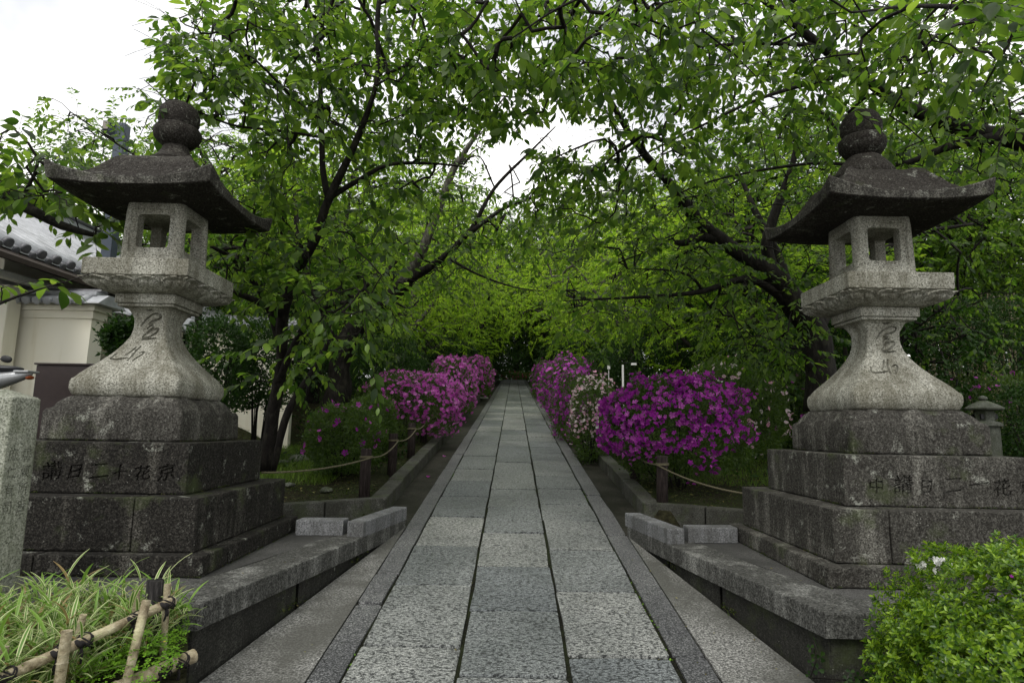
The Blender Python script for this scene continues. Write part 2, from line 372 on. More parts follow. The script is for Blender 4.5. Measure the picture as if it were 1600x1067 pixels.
def prism_bm(poly, z0, z1, bev=.006):
    """poly [(x,y)], z0/z1 numbers or functions of (x,y)"""
    f0 = z0 if callable(z0) else (lambda x, y: z0); f1 = z1 if callable(z1) else (lambda x, y: z1)
    b = bmesh.new(); n = len(poly)
    lo = [b.verts.new((x, y, f0(x, y))) for x, y in poly]; hi = [b.verts.new((x, y, f1(x, y))) for x, y in poly]
    b.faces.new(lo[::-1]); b.faces.new(hi)
    for i in range(n): b.faces.new([lo[i], lo[(i+1) % n], hi[(i+1) % n], hi[i]])
    if bev > 0: bmesh.ops.bevel(b, geom=[e for e in b.edges if e.verts[0] in hi or e.verts[1] in hi], offset=bev, segments=2, profile=.6, affect='EDGES')
    return b
def tube_np(pts, rad, sides=8, wob=0., cap=True, seed=0):
    pts = np.asarray(pts, float); rad = np.asarray(rad, float); n = len(pts)
    T = np.gradient(pts, axis=0); T /= np.linalg.norm(T, axis=1)[:, None] + 1e-9
    up = np.array([0, 0, 1.]) if abs(T[0][2]) < .9 else np.array([1., 0, 0])
    V = []; A = np.cross(T[0], up); A /= np.linalg.norm(A)
    th = np.arange(sides)*2*math.pi/sides
    for i in range(n):
        A = A - T[i]*np.dot(A, T[i]); A /= np.linalg.norm(A) + 1e-9; B = np.cross(T[i], A)
        r = np.full(sides, rad[i])
        if wob > 0:
            r = r*(1 + wob*np.array([noise.noise(Vector((math.cos(t)*1.3+seed, math.sin(t)*1.3, i*.35+seed))) for t in th]))
        V.append(pts[i] + (np.cos(th)*r)[:, None]*A + (np.sin(th)*r)[:, None]*B)
    V = np.vstack(V); Fq = []
    for i in range(n-1):
        for j in range(sides):
            a = i*sides+j; b_ = i*sides+(j+1) % sides
            Fq.append((a, b_, b_+sides, a+sides))
    if cap:
        V = np.vstack([V, pts[0], pts[-1]]); c0, c1 = len(V)-2, len(V)-1
        for j in range(sides):
            Fq.append((c0, (j+1) % sides, j, j)); k = (n-1)*sides; Fq.append((c1, k+j, k+(j+1) % sides, k+(j+1) % sides))
    return V, Fq
class Geo:
    """collects polygons for one mesh"""
    def __init__(s): s.V = []; s.F = []; s.n = 0
    def add(s, V, Fq):
        for f in Fq:
            g = []
            for i in f:
                if i + s.n not in g: g.append(int(i) + s.n)
            s.F.append(g)
        s.V.append(np.asarray(V)); s.n += len(V)
    def tube(s, pts, rad, sides=8, wob=0., seed=0):
        if not hasattr(rad, '__len__'): rad = [rad]*len(pts)
        s.add(*tube_np(pts, rad, sides, wob, True, seed)); return s
    def mesh(s, name, smooth=True):
        me = bpy.data.meshes.new(name); me.from_pydata(np.vstack(s.V).tolist(), [], s.F); me.update()
        if smooth: me.polygons.foreach_set('use_smooth', np.ones(len(me.polygons), dtype=bool))
        return me
def tube_obj(name, pts, rad, mat, parent=None, sides=10, wob=0., seed=0):
    return mobj(name, Geo().tube(pts, rad, sides, wob, seed).mesh(name), mat, parent)
def smooth_path(P, step=.12):
    """Catmull-Rom through points (n,k)"""
    P = np.asarray(P, float); Q = np.vstack([2*P[0]-P[1], P, 2*P[-1]-P[-2]]); out_ = []
    for i in range(1, len(Q)-2):
        d = np.linalg.norm(Q[i+1][:3]-Q[i][:3]); k = max(2, int(d/step))
        for j in range(k):
            t = j/k
            out_.append(.5*((2*Q[i]) + (-Q[i-1]+Q[i+1])*t + (2*Q[i-1]-5*Q[i]+4*Q[i+1]-Q[i+2])*t*t + (-Q[i-1]+3*Q[i]-3*Q[i+1]+Q[i+2])*t**3))
    out_.append(P[-1]); return np.array(out_)
def boolean(o, cutter, op='DIFFERENCE'):
    md = o.modifiers.new('b', 'BOOLEAN'); md.operation = op; md.object = cutter; md.solver = 'EXACT'; md.use_self = True
    dg = bpy.context.evaluated_depsgraph_get(); me = bpy.data.meshes.new_from_object(o.evaluated_get(dg))
    o.modifiers.clear(); old = o.data
    if len(me.polygons) > 5:
        o.data = me; bpy.data.meshes.remove(old)
    cm = cutter.data; bpy.data.objects.remove(cutter); bpy.data.meshes.remove(cm)
def text_mesh(body, size, depth, spacing=1., vertical=False, off=.0, wild=0):
    g = Geo(); rnd = random.Random(len(body)*7)
    if vertical:
        cells = [(0, -i*size*spacing, ch) for i, ch in enumerate(body)]
    else: cells = [(i*size*spacing, 0, ch) for i, ch in enumerate(body)]
    for x, y, ch in cells:
        c = bpy.data.curves.new('t', 'FONT'); c.body = ch; c.size = size; c.extrude = depth; c.offset = off; c.resolution_u = 2
        o = bpy.data.objects.new('t', c); COL.objects.link(o)
        bpy.context.view_layer.update()
        me = bpy.data.meshes.new_from_object(o.evaluated_get(bpy.context.evaluated_depsgraph_get()))
        if len(me.vertices):
            V = np.array([v.co[:] for v in me.vertices])
            if wild:   # brush-like: leaning, uneven size and warped strokes
                k = rnd.uniform(.85, 1.15); V[:, 0] = V[:, 0]*k*1.05 + V[:, 1]*rnd.uniform(.0, .2); V[:, 1] = V[:, 1]*k + V[:, 0]*rnd.uniform(.05, .22)
                for q in V: q[:2] += np.array(noise.noise_vector(Vector((q[0]*28+x*90, q[1]*28, 0))))[:2]*size*.1
            V = V + [x, y, 0]; g.add(V, [list(p.vertices) for p in me.polygons])
        bpy.data.objects.remove(o); bpy.data.curves.remove(c); bpy.data.meshes.remove(me)
    me = g.mesh('text', False)
    bm = bmesh.new(); bm.from_mesh(me); bmesh.ops.remove_doubles(bm, verts=bm.verts, dist=1e-5); bm.to_mesh(me); bm.free()
    return me

# ------------------------------------------------------------------ ground, path, terrace
SL = .11
def pz(y): return SL*min(max(y, -3), 50.)
def sstep(a, b, x): t = min(max((x-a)/(b-a), 0), 1); return t*t*(3-2*t)
def gz(x, y):
    base = pz(y)
    bed = base + .05 + .02*noise.noise(Vector((x*1.5, y*1.5, 0))) + .05*noise.noise(Vector((x*.5, y*.5, 3)))*sstep(1.6, 3, abs(x))
    side = sstep(3.4, 4.6, -x)*(1-sstep(14, 20, y))*.45 + sstep(5, 12, abs(x))*.25*noise.noise(Vector((x*.15, y*.15, 1)))
    hi = bed + side + sstep(60, 140, y)*4 + sstep(12, 40, abs(x))*1.5*sstep(8, 25, y)
    corridor = 1 - sstep(1.38, 1.46, abs(x))
    z = hi*(1-corridor) + (base - .16)*corridor
    if y < 6.2 and abs(x) < 4.6:
        lowz = min(base - .2, .4)
        k = 1-sstep(5.75, 6.2, y) if abs(x) > 2.1 else 1 - sstep(6.1, 6.35, y)
        k = k*(1 - sstep(4.2, 4.6, abs(x)))
        z = z*(1-k) + lowz*k
    return z
def axis(lo, hi, brk):
    a = []; v = lo
    while v < hi:
        a.append(v); d = min(abs(v - c) for c in brk); v += max(.12, min(d*.12, 8))
    a.append(hi); return np.array(a)
xs = axis(-140, 140, [-2.5, -1.4, 0, 1.4, 2.5]); ys = axis(-25, 230, [2, 6, 9])
nx, ny = len(xs), len(ys)
V = np.array([(x, y, gz(x, y)) for y in ys for x in xs])
ii = np.arange((nx-1)*(ny-1)); r_, c_ = ii//(nx-1), ii % (nx-1); a0 = r_*nx + c_
ground = mobj('ground', mesh_np('ground', V, np.stack([a0, a0+1, a0+1+nx, a0+nx], 1), True), 'grass_ground'); tag(ground, kind='structure')

def sheet(name, quads, mat, zoff, kind='structure', parent=None, thick=.1):
    g = Geo()
    for q in quads:
        n = len(q); V = np.array([(x, y, pz(y)+zoff) for x, y in q] + [(x, y, pz(y)+zoff-thick) for x, y in q])
        g.add(V, [list(range(n)), list(range(2*n-1, n-1, -1))] + [[i, i+n, (i+1) % n+n, (i+1) % n] for i in range(n)])
    me = g.mesh(name, False); o = mobj(name, me, mat, parent)
    if parent is None: tag(o, kind=kind)
    return o
path = sheet('path', [[(-.94, -2.9), (1.01, -2.9), (1.01, 10), (-.94, 10)], [(-.94, 10), (1.01, 10), (1.01, 50), (-.94, 50)]], 'joint', -.013)
def TL(y): return -1.43 + (y-2.97)*.175      # left terrace edge
def TR(y): return 1.47 - (y-3.03)*.183
apron = sheet('concrete_apron', [[(-3.2, -2.9), (-.945, -2.9), (-.945, 5.74), (TL(2.97), 2.97), (-3.2, 2.1)],
                                 [(1.015, -2.9), (3.4, -2.9), (3.4, 2.1), (TR(3.03), 3.03), (1.015, 5.52)]], 'apron', -.006)
gutter = sheet('gutter', [[(-1.3, 5.6), (-.935, 5.6), (-.935, 50), (-1.3, 50)], [(1.005, 5.6), (1.37, 5.6), (1.37, 50), (1.005, 50)]], 'gutter', -.075, thick=.06)

def slab(x0, x1, y0, y1, mat, name, top=0., seed=0, gap=.0):
    rnd = random.Random(seed); j = lambda a: rnd.uniform(-a, a)
    j2 = lambda: j(.006)
    xm, ym = (x0+x1)/2, (y0+y1)/2; c = .012
    poly = [(x0+c+j2(), y0+j2()), (xm, y0+j2()), (x1-c+j2(), y0+j2()), (x1+j2(), y0+c+j2()), (x1+j2(), ym), (x1+j2(), y1-c+j2()), (x1-c+j2(), y1+j2()), (xm, y1+j2()), (x0+c+j2(), y1+j2()), (x0+j2(), y1-c+j2()), (x0+j2(), ym), (x0+j2(), y0+c+j2())]
    dz = j(.005); tilt = j(.012)
    b = prism_bm(poly, lambda x, y: pz(y)-.06, lambda x, y: pz(y)+top+dz+tilt*(x-x0), .007)
    return mobj(name, mesh_bm(name, b), mat, path)
Yof = lambda py: float(pl(800, py)[1])
cols = [(-.768, -.258, [1012, 916, 854, 808, 777, 752, 733, 713]), (-.238, .282, [1056, 955, 885, 831.5, 793, 764, 740, 722]), (.304, .818, [1023, 922, 857.5, 811, 786, 762, 743, 719])]
for ci, (x0, x1, js) in enumerate(cols):
    rnd = random.Random(ci+5); Y = [Yof(j) for j in js]
    pre = []; y = Y[0]
    while y > -2: y -= rnd.uniform(.8, 1); pre.append(y)
    Y = pre[::-1] + Y
    while Y[-1] < 49: Y.append(min(49.2, Y[-1] + rnd.uniform(.62, 1.05)))
    for k in range(len(Y)-1):
        if Y[k+1]-Y[k] < .1: continue
        slab(x0, x1, Y[k]+.009, Y[k+1]-.009, 'slab', 'slab', .0, ci*1000+k)
for ci, (x0, x1, js) in enumerate([(-.932, -.782, [946, 900, 830]), (.838, 1.0, [1020, 832])]):
    rnd = random.Random(ci+50); Y = [Yof(j) for j in js]; pre = []; y = Y[0]
    while y > -2: y -= rnd.uniform(1, 1.5); pre.append(y)
    Y = pre[::-1] + Y
    while Y[-1] < 49: Y.append(min(49.2, Y[-1] + rnd.uniform(1.0, 2.0)))
    for k in range(len(Y)-1):
        if Y[k+1]-Y[k] > .1: slab(x0, x1, Y[k]+.008, Y[k+1]-.008, 'border', 'border_stone', .002, ci*1000+k+5000)
slab(-.93, 1.0, 49.25, 49.6, 'border', 'border_stone', .01, 1)
# kerbs of the beds, each stone its own piece
for sx, xin in ((-1, -1.285), (1, 1.33)):
    kerb = bpy.data.objects.new('kerb', None); link(kerb); tag(kerb, kind='structure'); kerb.location = (xin, 6.3, .7)
    rnd = random.Random(int(sx)+9); y = 6.36; k = 0
    while y < 49:
        l = rnd.uniform(.95, 1.5); y2 = min(y+l, 49.4); xo = xin + sx*.17; jx = rnd.uniform(-.008, .008); jz = rnd.uniform(-.006, .008)
        poly = [(xin+jx, y+.004), (xo+jx, y+.004), (xo+jx, y2-.004), (xin+jx, y2-.004)]
        if sx > 0: pass
        if sx < 0: poly = poly[::-1]
        mobj('kerb_stone', mesh_bm('kerb_stone', prism_bm(poly, lambda x, y_: pz(y_)-.2, lambda x, y_: pz(y_)+.085+jz, .014)), 'kerb', kerb)
        y = y2; k += 1
    A = np.array([xin, 6.34]); B = np.array([-2.12, 5.62]) if sx < 0 else np.array([2.25, 5.78])
    d = (B-A); nrm = np.array([d[1], -d[0]]); nrm /= np.linalg.norm(nrm); nrm = nrm if nrm[1] > 0 else -nrm
    for t0, t1 in ((0.0, .55), (.56, 1.)):
        p = [A+d*t0, A+d*t1, A+d*t1+nrm*.15, A+d*t0+nrm*.15]
        mobj('kerb_stone', mesh_bm('kerb_stone', prism_bm([tuple(q) for q in p], .5, .80, .014)), 'kerb', kerb)
# terraces carrying the lanterns
TZ = .68
for sx, name in ((-1, 'terrace'), (1, 'terrace')):
    E = TL if sx < 0 else TR; y0 = 2.97 if sx < 0 else 3.03; yend = 5.72 if sx < 0 else 5.55
    far = -4.3 if sx < 0 else 4.6
    ww = .27
    inner = [(E(y0)+sx*ww, y0+ww), (far, y0+ww), (far, 5.66), (sx*2.1, 5.62), (sx*1.4, 5.0), (E(4.9)+sx*.24, 4.95)]
    if sx > 0: inner = inner[::-1]
    ter = mobj(name, mesh_bm(name, prism_bm([(float(a), float(b)) for a, b in inner], .35, TZ-.004, 0)), 'terrace_floor'); tag(ter, kind='structure')
    # edging stones, slightly overhanging the wall below
    cuts = [y0, y0+.95, y0+1.8, yend] if sx < 0 else [y0, y0+1.0, y0+1.75, yend]
    for k in range(3):
        a, b_ = cuts[k]+(.003 if k else 0), cuts[k+1]-.003
        wa = ww if k < 2 else ww*.9; wb = ww if k < 2 else .12
        q = [(E(a), a), (E(a)+sx*wa, a + (wa if k == 0 else 0)), (E(b_)+sx*wb, b_), (E(b_), b_)]
        if sx > 0: q = q[::-1]
        mobj('edging_stone', mesh_bm('edging_stone', prism_bm(q, TZ-.115, TZ, .008)), 'granite_edge', ter)
        q = [(E(a)+sx*.035, a+.035), (E(a)+sx*.25, a+.25), (E(b_)+sx*.2, b_), (E(b_)+sx*.035, b_)]
        if sx > 0: q = q[::-1]
        mobj('wall_stone', mesh_bm('wall_stone', prism_bm(q, .1, TZ-.118, .006)), 'granite_wall', ter)
    x = E(y0); k = 0
    while abs(x) < 4.1:
        x2 = x + sx*(1.1 + .3*(k % 2)); w0 = ww if k == 0 else 0
        q = [(x, y0), (x2-sx*.004, y0), (x2-sx*.004, y0+ww), (x+sx*(w0+.003), y0+ww)]
        if sx < 0: q = q[::-1]
        mobj('edging_stone', mesh_bm('edging_stone', prism_bm(q, TZ-.115, TZ, .008)), 'granite_edge', ter)
        q = [(x+sx*.035, y0+.035), (x2-sx*.004, y0+.035), (x2-sx*.004, y0+ww), (x+sx*(w0+.04), y0+ww)]
        if sx < 0: q = q[::-1]
        mobj('wall_stone', mesh_bm('wall_stone', prism_bm(q, .1, TZ-.118, .006)), 'granite_wall', ter)
        x = x2; k += 1
    # newer pale kerb stones standing on the far end of the terrace
    if sx < 0:
        q = [(-1.64, 4.83), (-1.285, 4.86), (-1.28, 5.01), (-1.635, 4.98)]
        runs = [((TL(4.79), 4.79), (TL(5.36), 5.36)), ((TL(5.37), 5.37), (TL(5.74), 5.74))]
    else:
        q = [(1.335, 4.8), (1.72, 4.83), (1.72, 4.98), (1.335, 4.95)]
        runs = [((TR(4.72), 4.72), (TR(5.3), 5.3)), ((TR(5.31), 5.31), (TR(5.6), 5.6))]
    lab = 'left' if sx < 0 else 'right'
    e = empty('kerb_block', (q[0][0], q[0][1], TZ), 'pale granite kerb stones at the path corner of the %s lantern terrace' % lab, 'kerb', 'pale granite kerb blocks on the terraces')
    qq = q if sx < 0 else q
    mobj('kerb_stone', mesh_bm('kerb_stone', prism_bm(qq, TZ, TZ+.112, .01)), 'granite_new', e)
    for (ax, ay), (bx, by) in runs:
        wd_ = .14
        q2 = [(ax, ay), (bx, by), (bx+sx*wd_, by+.02), (ax+sx*wd_*.95, ay+.03)]
        if sx < 0: pass
        mobj('kerb_stone', mesh_bm('kerb_stone', prism_bm(q2, TZ+.001, TZ+.112, .012)), 'granite_new', e)

# ------------------------------------------------------------------ stone lanterns
def square_ring(r, rc, nseg=6, nside=10):
    """points of a rounded square of half width r, corner radius rc"""
    P = []
    for q in range(4):
        a = q*math.pi/2
        loc = [(r, t*(r-rc)) for t in np.linspace(-1, 1, nside)]
        loc += [(r-rc+rc*math.cos(t), r-rc+rc*math.sin(t)) for t in np.linspace(0, math.pi/2, nseg+2)[1:-1]]
        for x, y in loc: P.append((x*math.cos(a)-y*math.sin(a), x*math.sin(a)+y*math.cos(a)))
    return np.array(P)
def loft(rings, cap=True):
    n = len(rings[0]); V = np.vstack(rings); Fq = []
    for i in range(len(rings)-1):
        for j in range(n):
            a = i*n+j; b_ = i*n+(j+1) % n; Fq.append([a, b_, b_+n, a+n])
    if cap: Fq.append(list(range(n))[::-1]); Fq.append([(len(rings)-1)*n+j for j in range(n)])
    me = bpy.data.meshes.new('loft'); me.from_pydata(V.tolist(), [], Fq); me.update()
    for p in me.polygons: p.use_smooth = True
    try: me.set_sharp_from_angle(angle=math.radians(32))
    except Exception: pass
    return me
PROF = [(.985, .318), (.995, .333), (1.03, .347), (1.075, .348), (1.105, .338), (1.135, .318), (1.174, .284), (1.22, .24), (1.27, .199), (1.34, .152), (1.4, .124), (1.456, .112), (1.525, .112), (1.575, .135), (1.6, .155)]
def prof(z):
    zs, rs = zip(*PROF); return float(np.interp(z, zs, rs))
def strokes():
    """brush-cut characters on the shaft, in metres from the shaft centre line: (x, z)"""
    S = [[(340, 214), (372, 222), (405, 211)],
         [(378, 268), (330, 312), (288, 378)],
         [(372, 275), (420, 252), (478, 256), (480, 285), (430, 312), (385, 326), (362, 352), (410, 344)],
         [(352, 402), (385, 366), (415, 378), (372, 418), (362, 446), (425, 402), (466, 402), (440, 446), (385, 484), (325, 488), (352, 452)],
         [(324, 512), (392, 504), (466, 494)],
         [(152, 664), (130, 718), (190, 726), (292, 708)],
         [(308, 590), (282, 640), (240, 690)],
         [(350, 580), (322, 640), (300, 742)],
         [(362, 655), (402, 640), (404, 668), (372, 706), (345, 742)]]
    return [[((x-372)*.000684, 1.456-(y-400)*.000684) for x, y in s] for s in S]
def make_lantern(c, rz, label, right, mats):
    X, Y = c
    e = empty('stone_lantern', (X, Y, TZ), label, 'stone lantern', 'pair of tall stone lanterns flanking the path', rz)
    Mw = Matrix.Translation((X, Y, TZ)) @ Matrix.Rotation(rz, 4, 'Z')
    s_in = -1 if right else 1           # side facing the path
    def put(name, me, mat, smooth=None):
        me.transform(Mw); return mobj(name, me, mat, e)
    sd_ = 40 if right else 0
    # plinth tiers out of separate blocks
    tiers = [(.803, 0, .112, mats[0]), (.716, .1125, .409, mats[0]), (.567, .4095, .71, mats[1])]
    front = None
    for ti, (a, z0, z1, mt) in enumerate(tiers):
        d = a*.42 if ti < 2 else a*.8
        xf = {0: (-.1, .2), 1: (.36 if not right else -.4, -.1), 2: (None, .1)}[ti]
        segs = [(-a, a)] if xf[0] is None else [(-a, xf[0]), (xf[0], a)]
        for si, (p, q) in enumerate(segs):
            me = mesh_bm('plinth_block', box_bm(p+(.003 if p > -a else 0), q-(.003 if q < a else 0), -a, -a+d-.003, z0, z1-.003, bev=.01, cuts=3, rough=.0035, seed=ti+si+sd_))
            o = put('plinth_block', me, mt)
            if ti == 2: front = o
        for si, (p, q) in enumerate([(-a, xf[1]), (xf[1], a)]):
            put('plinth_block', mesh_bm('plinth_block', box_bm(p+(.003 if p > -a else 0), q-(.003 if q < a else 0), -a+d+.003, a, z0, z1-.004, bev=.01, cuts=3, rough=.0035, seed=ti+si+sd_+7)), mt)
    # engraved line on the upper tier
    tm = text_mesh('講日二十花京' if not right else '中講日二一花京', .105, .014, 1.27 if not right else 1.4, off=.0012, wild=1)
    lx = -.275 if not right else -.43
    tm.transform(Mw @ Matrix.Translation((lx, -.567, .49)) @ Matrix.Rotation(math.pi/2, 4, 'X'))
    cut = bpy.data.objects.new('cut', tm); COL.objects.link(cut); tm.update()
    front.parent = None; front.matrix_basis = Matrix.Identity(4)
    bpy.context.view_layer.update(); boolean(front, cut)
    front.parent = e; front.matrix_basis = Mw.inverted()
    rg = np.random.default_rng(900+sd_); P = []
    for (a_, z_) in ((.716, .112), (.567, .409), (.42, .71), (.803, 0)):
        for _ in range(420):
            u = rg.uniform(-1, 1)*a_; q = rg.integers(0, 2)
            if noise.noise(Vector((u*4, a_*9, q*5.+sd_))) < .08: continue
            o_ = a_ + abs(rg.normal())*.008
            P.append((u, -o_, z_+.002+rg.uniform(0, .008)) if q == 0 else (s_in*-1*0 + (-o_ if right else o_), u, z_+.002+rg.uniform(0, .008)))
    P = np.array(P); mm = np.array(Mw); P = P @ mm[:3, :3].T + mm[:3, 3]
    bake('moss', LEAF_LO, P, frames(P, rg.normal(size=P.shape)*[1, 1, .3], rg.normal(size=P.shape)*.5+[0, 0, 1], rg.uniform(.006, .016, len(P))), 'moss_leaf', e)
    # rough top block with a worn scalloped upper edge
    a = .431; rings = []
    for z, r in ((.7105, a-.006), (.72, a), (.88, a-.002), (.905, a-.012), (.92, a-.035), (.95, a-.05), (.978, a-.075), (.984, a-.1), (.984, .2)):
        R = square_ring(r, .02, 3, 26); P3 = np.column_stack([R, np.full(len(R), z)])
        for i in range(len(P3)):
            v = Vector(P3[i]); nn = noise.noise_vector(v*9 + Vector((sd_, 0, 0)))*.007 + noise.noise_vector(v*30)*.003
            if z > .9 and z < .98:
                ang = max(abs(R[i][0]), abs(R[i][1])); u = R[i][1] if abs(R[i][0]) > abs(R[i][1]) else R[i][0]
                nn.z += .012*math.cos(u*26)
            P3[i] += np.array(nn)
        rings.append(P3)
    put('base_stone', loft(rings), mats[1] if right else 'granite_mid')
    # shaft
    rings = []
    for z, r in zip(*[np.interp(np.linspace(0, len(PROF)-1, 46), range(len(PROF)), [p[k] for p in PROF]) for k in (0, 1)]):
        R = square_ring(r, max(.014, .16*r if z > 1.1 else .03), 4, 16)
        rings.append(np.column_stack([R, np.full(len(R), z)]))
    me = loft(rings)
    for v in me.vertices: v.co += noise.noise_vector(v.co*12)*.002
    sh = put('shaft', me, 'granite_clean' if not right else 'granite_clean')
    g = Geo()
    for st in strokes():
        P = smooth_path(np.array([(x, z, 0) for x, z in st]), .008); n = len(P); pts = []
        for x, z, _ in P: pts.append((x, -prof(z) - .001, z))
        rr = [.004 + .0045*math.sin(math.pi*(.12+.76*i/(n-1))) for i in range(n)]
        tv, tf = tube_np(pts, rr, 8); yy = np.interp(tv[:, 2], [p[0] for p in PROF], [-p[1] for p in PROF]); tv[:, 1] = yy + (tv[:, 1]-yy)*2.6; g.add(tv, tf)
    cm = g.mesh('cut', False); cm.transform(Mw); cut = bpy.data.objects.new('cut', cm); COL.objects.link(cut)
    sh.parent = None; sh.matrix_basis = Matrix.Identity(4); bpy.context.view_layer.update()
    boolean(sh, cut); sh.parent = e; sh.matrix_basis = Mw.inverted()
    # cap of the shaft: thin fillet and square slab
    bm = box_bm(-.186, .186, -.186, .186, 1.598, 1.618, .006); box_bm(-.2, .2, -.2, .2, 1.619, 1.686, .008, bm=bm, cuts=2, rough=.002)
    put('shaft_cap', mesh_bm('shaft_cap', bm), 'granite_clean')
    # platform with lotus petals
    rings = []
    NU = 49
    for v in np.linspace(0, 1, 15):
        z = 1.686 + .092*v; r = .225 + .108*(v**.62)
        P3 = []
        for q in range(4):
            for i in range(NU-1):
                u = -1 + 2*i/(NU-1); disp = 0
                for cc, hw in ((-.75, .27), (-.25, .25), (.25, .25), (.75, .27), (-1.05, .14), (1.05, .14)):
                    dd = abs(u-cc)/hw
                    if dd < 1:
                        top = .45 + .5*math.sqrt(1-dd*dd)
                        if v < top: disp = max(disp, .018 + .02*math.exp(-((v-top+.1)/.09)**2))
                        for lc in (-.4, .4):
                            q_ = ((u-cc)/hw-lc)/.38; w_ = (v-.42)/.24
                            if q_*q_+w_*w_ < 1: disp = max(disp, .02+.02*math.sqrt(1-q_*q_-w_*w_))
                rr = r + disp; x, y = rr, u*rr; a_ = q*math.pi/2
                P3.append((x*math.cos(a_)-y*math.sin(a_), x*math.sin(a_)+y*math.cos(a_), z))
        rings.append(np.array(P3))
    put('lotus_carving', loft(rings), 'granite_clean' if not right else mats[2])
    put('platform', mesh_bm('platform', box_bm(-.346, .346, -.346, .346, 1.7785, 1.89, .007, cuts=3, rough=.0025, seed=3+sd_)), 'granite_clean' if not right else mats[2])
    # fire chamber with four openings
    rings = [np.column_stack([square_ring(r, .04, 5, 4), np.full(4*(4+5), z)]) for z, r in ((1.891, .2), (1.9, .207), (2.0, .205), (2.25, .2), (2.32, .196), (2.335, .185))]
    fb = put('fire_chamber', loft(rings), 'granite_clean' if not right else mats[2])
    for p in fb.data.polygons: p.use_smooth = False
    fb.parent = None; fb.matrix_basis = Matrix.Identity(4); bpy.context.view_layer.update()
    for hw, z0, z1, dep in ((.11, 2.008, 2.243, .5), (.152, 1.968, 2.28, None)):
        for k in range(4 if dep is None else 2):
            if dep: b_ = box_bm(-hw, hw, -dep, dep, z0, z1, .03, 4)
            else: b_ = box_bm(-hw, hw, -.3, -.184, z0, z1, .03, 4)
            cm = mesh_bm('cut', b_); cm.transform(Mw @ Matrix.Rotation(k*math.pi/2, 4, 'Z'))
            cut = bpy.data.objects.new('cut', cm); COL.objects.link(cut); bpy.context.view_layer.update(); boolean(fb, cut)
    fb.parent = e; fb.matrix_basis = Mw.inverted()
    # roof
    rings = []; NU = 33
    lift = .085; RW = .512
    def rring(r, z, lw, hipw=0.):
        P3 = []
        for q in range(4):
            for i in range(NU-1):
                u = -1+2*i/(NU-1); k = abs(u)**2.6; rr = r*(1 + .03*k*lw)
                zz = z + lift*k*lw + hipw*math.exp(-((1-abs(u))/.16)**2); x, y = rr, u*rr; a_ = q*math.pi/2
                v = Vector((x*math.cos(a_)-y*math.sin(a_), x*math.sin(a_)+y*math.cos(a_), zz))
                P3.append(v + noise.noise_vector(v*14 + Vector((sd_, 1, 2)))*.003)
        return np.array([tuple(p) for p in P3])
    hw_ = .035 if right else .012
    seq = [(.14, 2.32, 0, 0), (.21, 2.322, 0, 0), (.3, 2.318, .1, 0), (.42, 2.32, .2, 0), (.495, 2.325, .34, 0), (.507, 2.329, .36, 0), (RW, 2.334, .4, 0), (RW+.004, 2.378, 1.02, 0), (RW-.002, 2.385, 1.06, 0), (.49, 2.387, .96, 0),
           (.45, 2.392, .62, 0), (.4, 2.415, .35, hw_*.3), (.36, 2.455, .2, hw_*.7), (.325, 2.505, .1, hw_), (.29, 2.565, .04, hw_), (.26, 2.61, 0, hw_), (.225, 2.645, 0, hw_*.7), (.18, 2.668, 0, 0), (.13, 2.68, 0, 0)]
    for r, z, lw, hp in seq: rings.append(rring(r, z, lw, hp))
    rm = loft(rings); rm.materials.append(M['granite_roof']); rm.materials.append(M['granite_mid'])
    for p in rm.polygons:
        if abs(p.normal.z) < .6 and max(abs(p.center.x), abs(p.center.y)) > .495: p.material_index = 1
    put('roof', rm, None)
    # finial: neck, lotus ring and ball
    zs = .98 if not right else 1.06
    P = [(.17, 2.665), (.172, 2.69), (.15, 2.705), (.12, 2.74), (.095, 2.785), (.086, 2.815)]
    if right: P = [(.2, 2.66), (.205, 2.69), (.185, 2.73), (.155, 2.77), (.13, 2.8), (.112, 2.82)]
    n = 40; th = np.arange(n)*2*math.pi/n
    def lathe(P, flute=None):
        rings = []
        for r, z in P:
            rr = r*(1 + (0 if flute is None else .05*np.abs(np.sin(th*4))*flute(z)))
            z_ = 2.68 + (z-2.68)*zs
            A_ = np.column_stack([rr*np.cos(th), rr*np.sin(th), np.full(n, z_)])
            for i in range(n): A_[i] += np.array(noise.noise_vector(Vector(A_[i])*16 + Vector((sd_, 0, 5))))*.003
            rings.append(A_)
        return loft(rings)
    put('finial_neck', lathe(P), 'granite_roof')
    put('finial_ring', lathe([(.07, 2.81), (.088, 2.825), (.118, 2.845), (.146, 2.885), (.155, 2.925), (.15, 2.95), (.138, 2.968), (.124, 2.976)], lambda z: 1 if z > 2.83 else 0), 'granite_roof')
    put('finial_ball', lathe([(.1, 2.972), (.126, 2.98), (.139, 3.02), (.139, 3.07), (.125, 3.11), (.098, 3.143), (.06, 3.165), (.025, 3.176), (.004, 3.18)]), 'granite_roof')
    return e
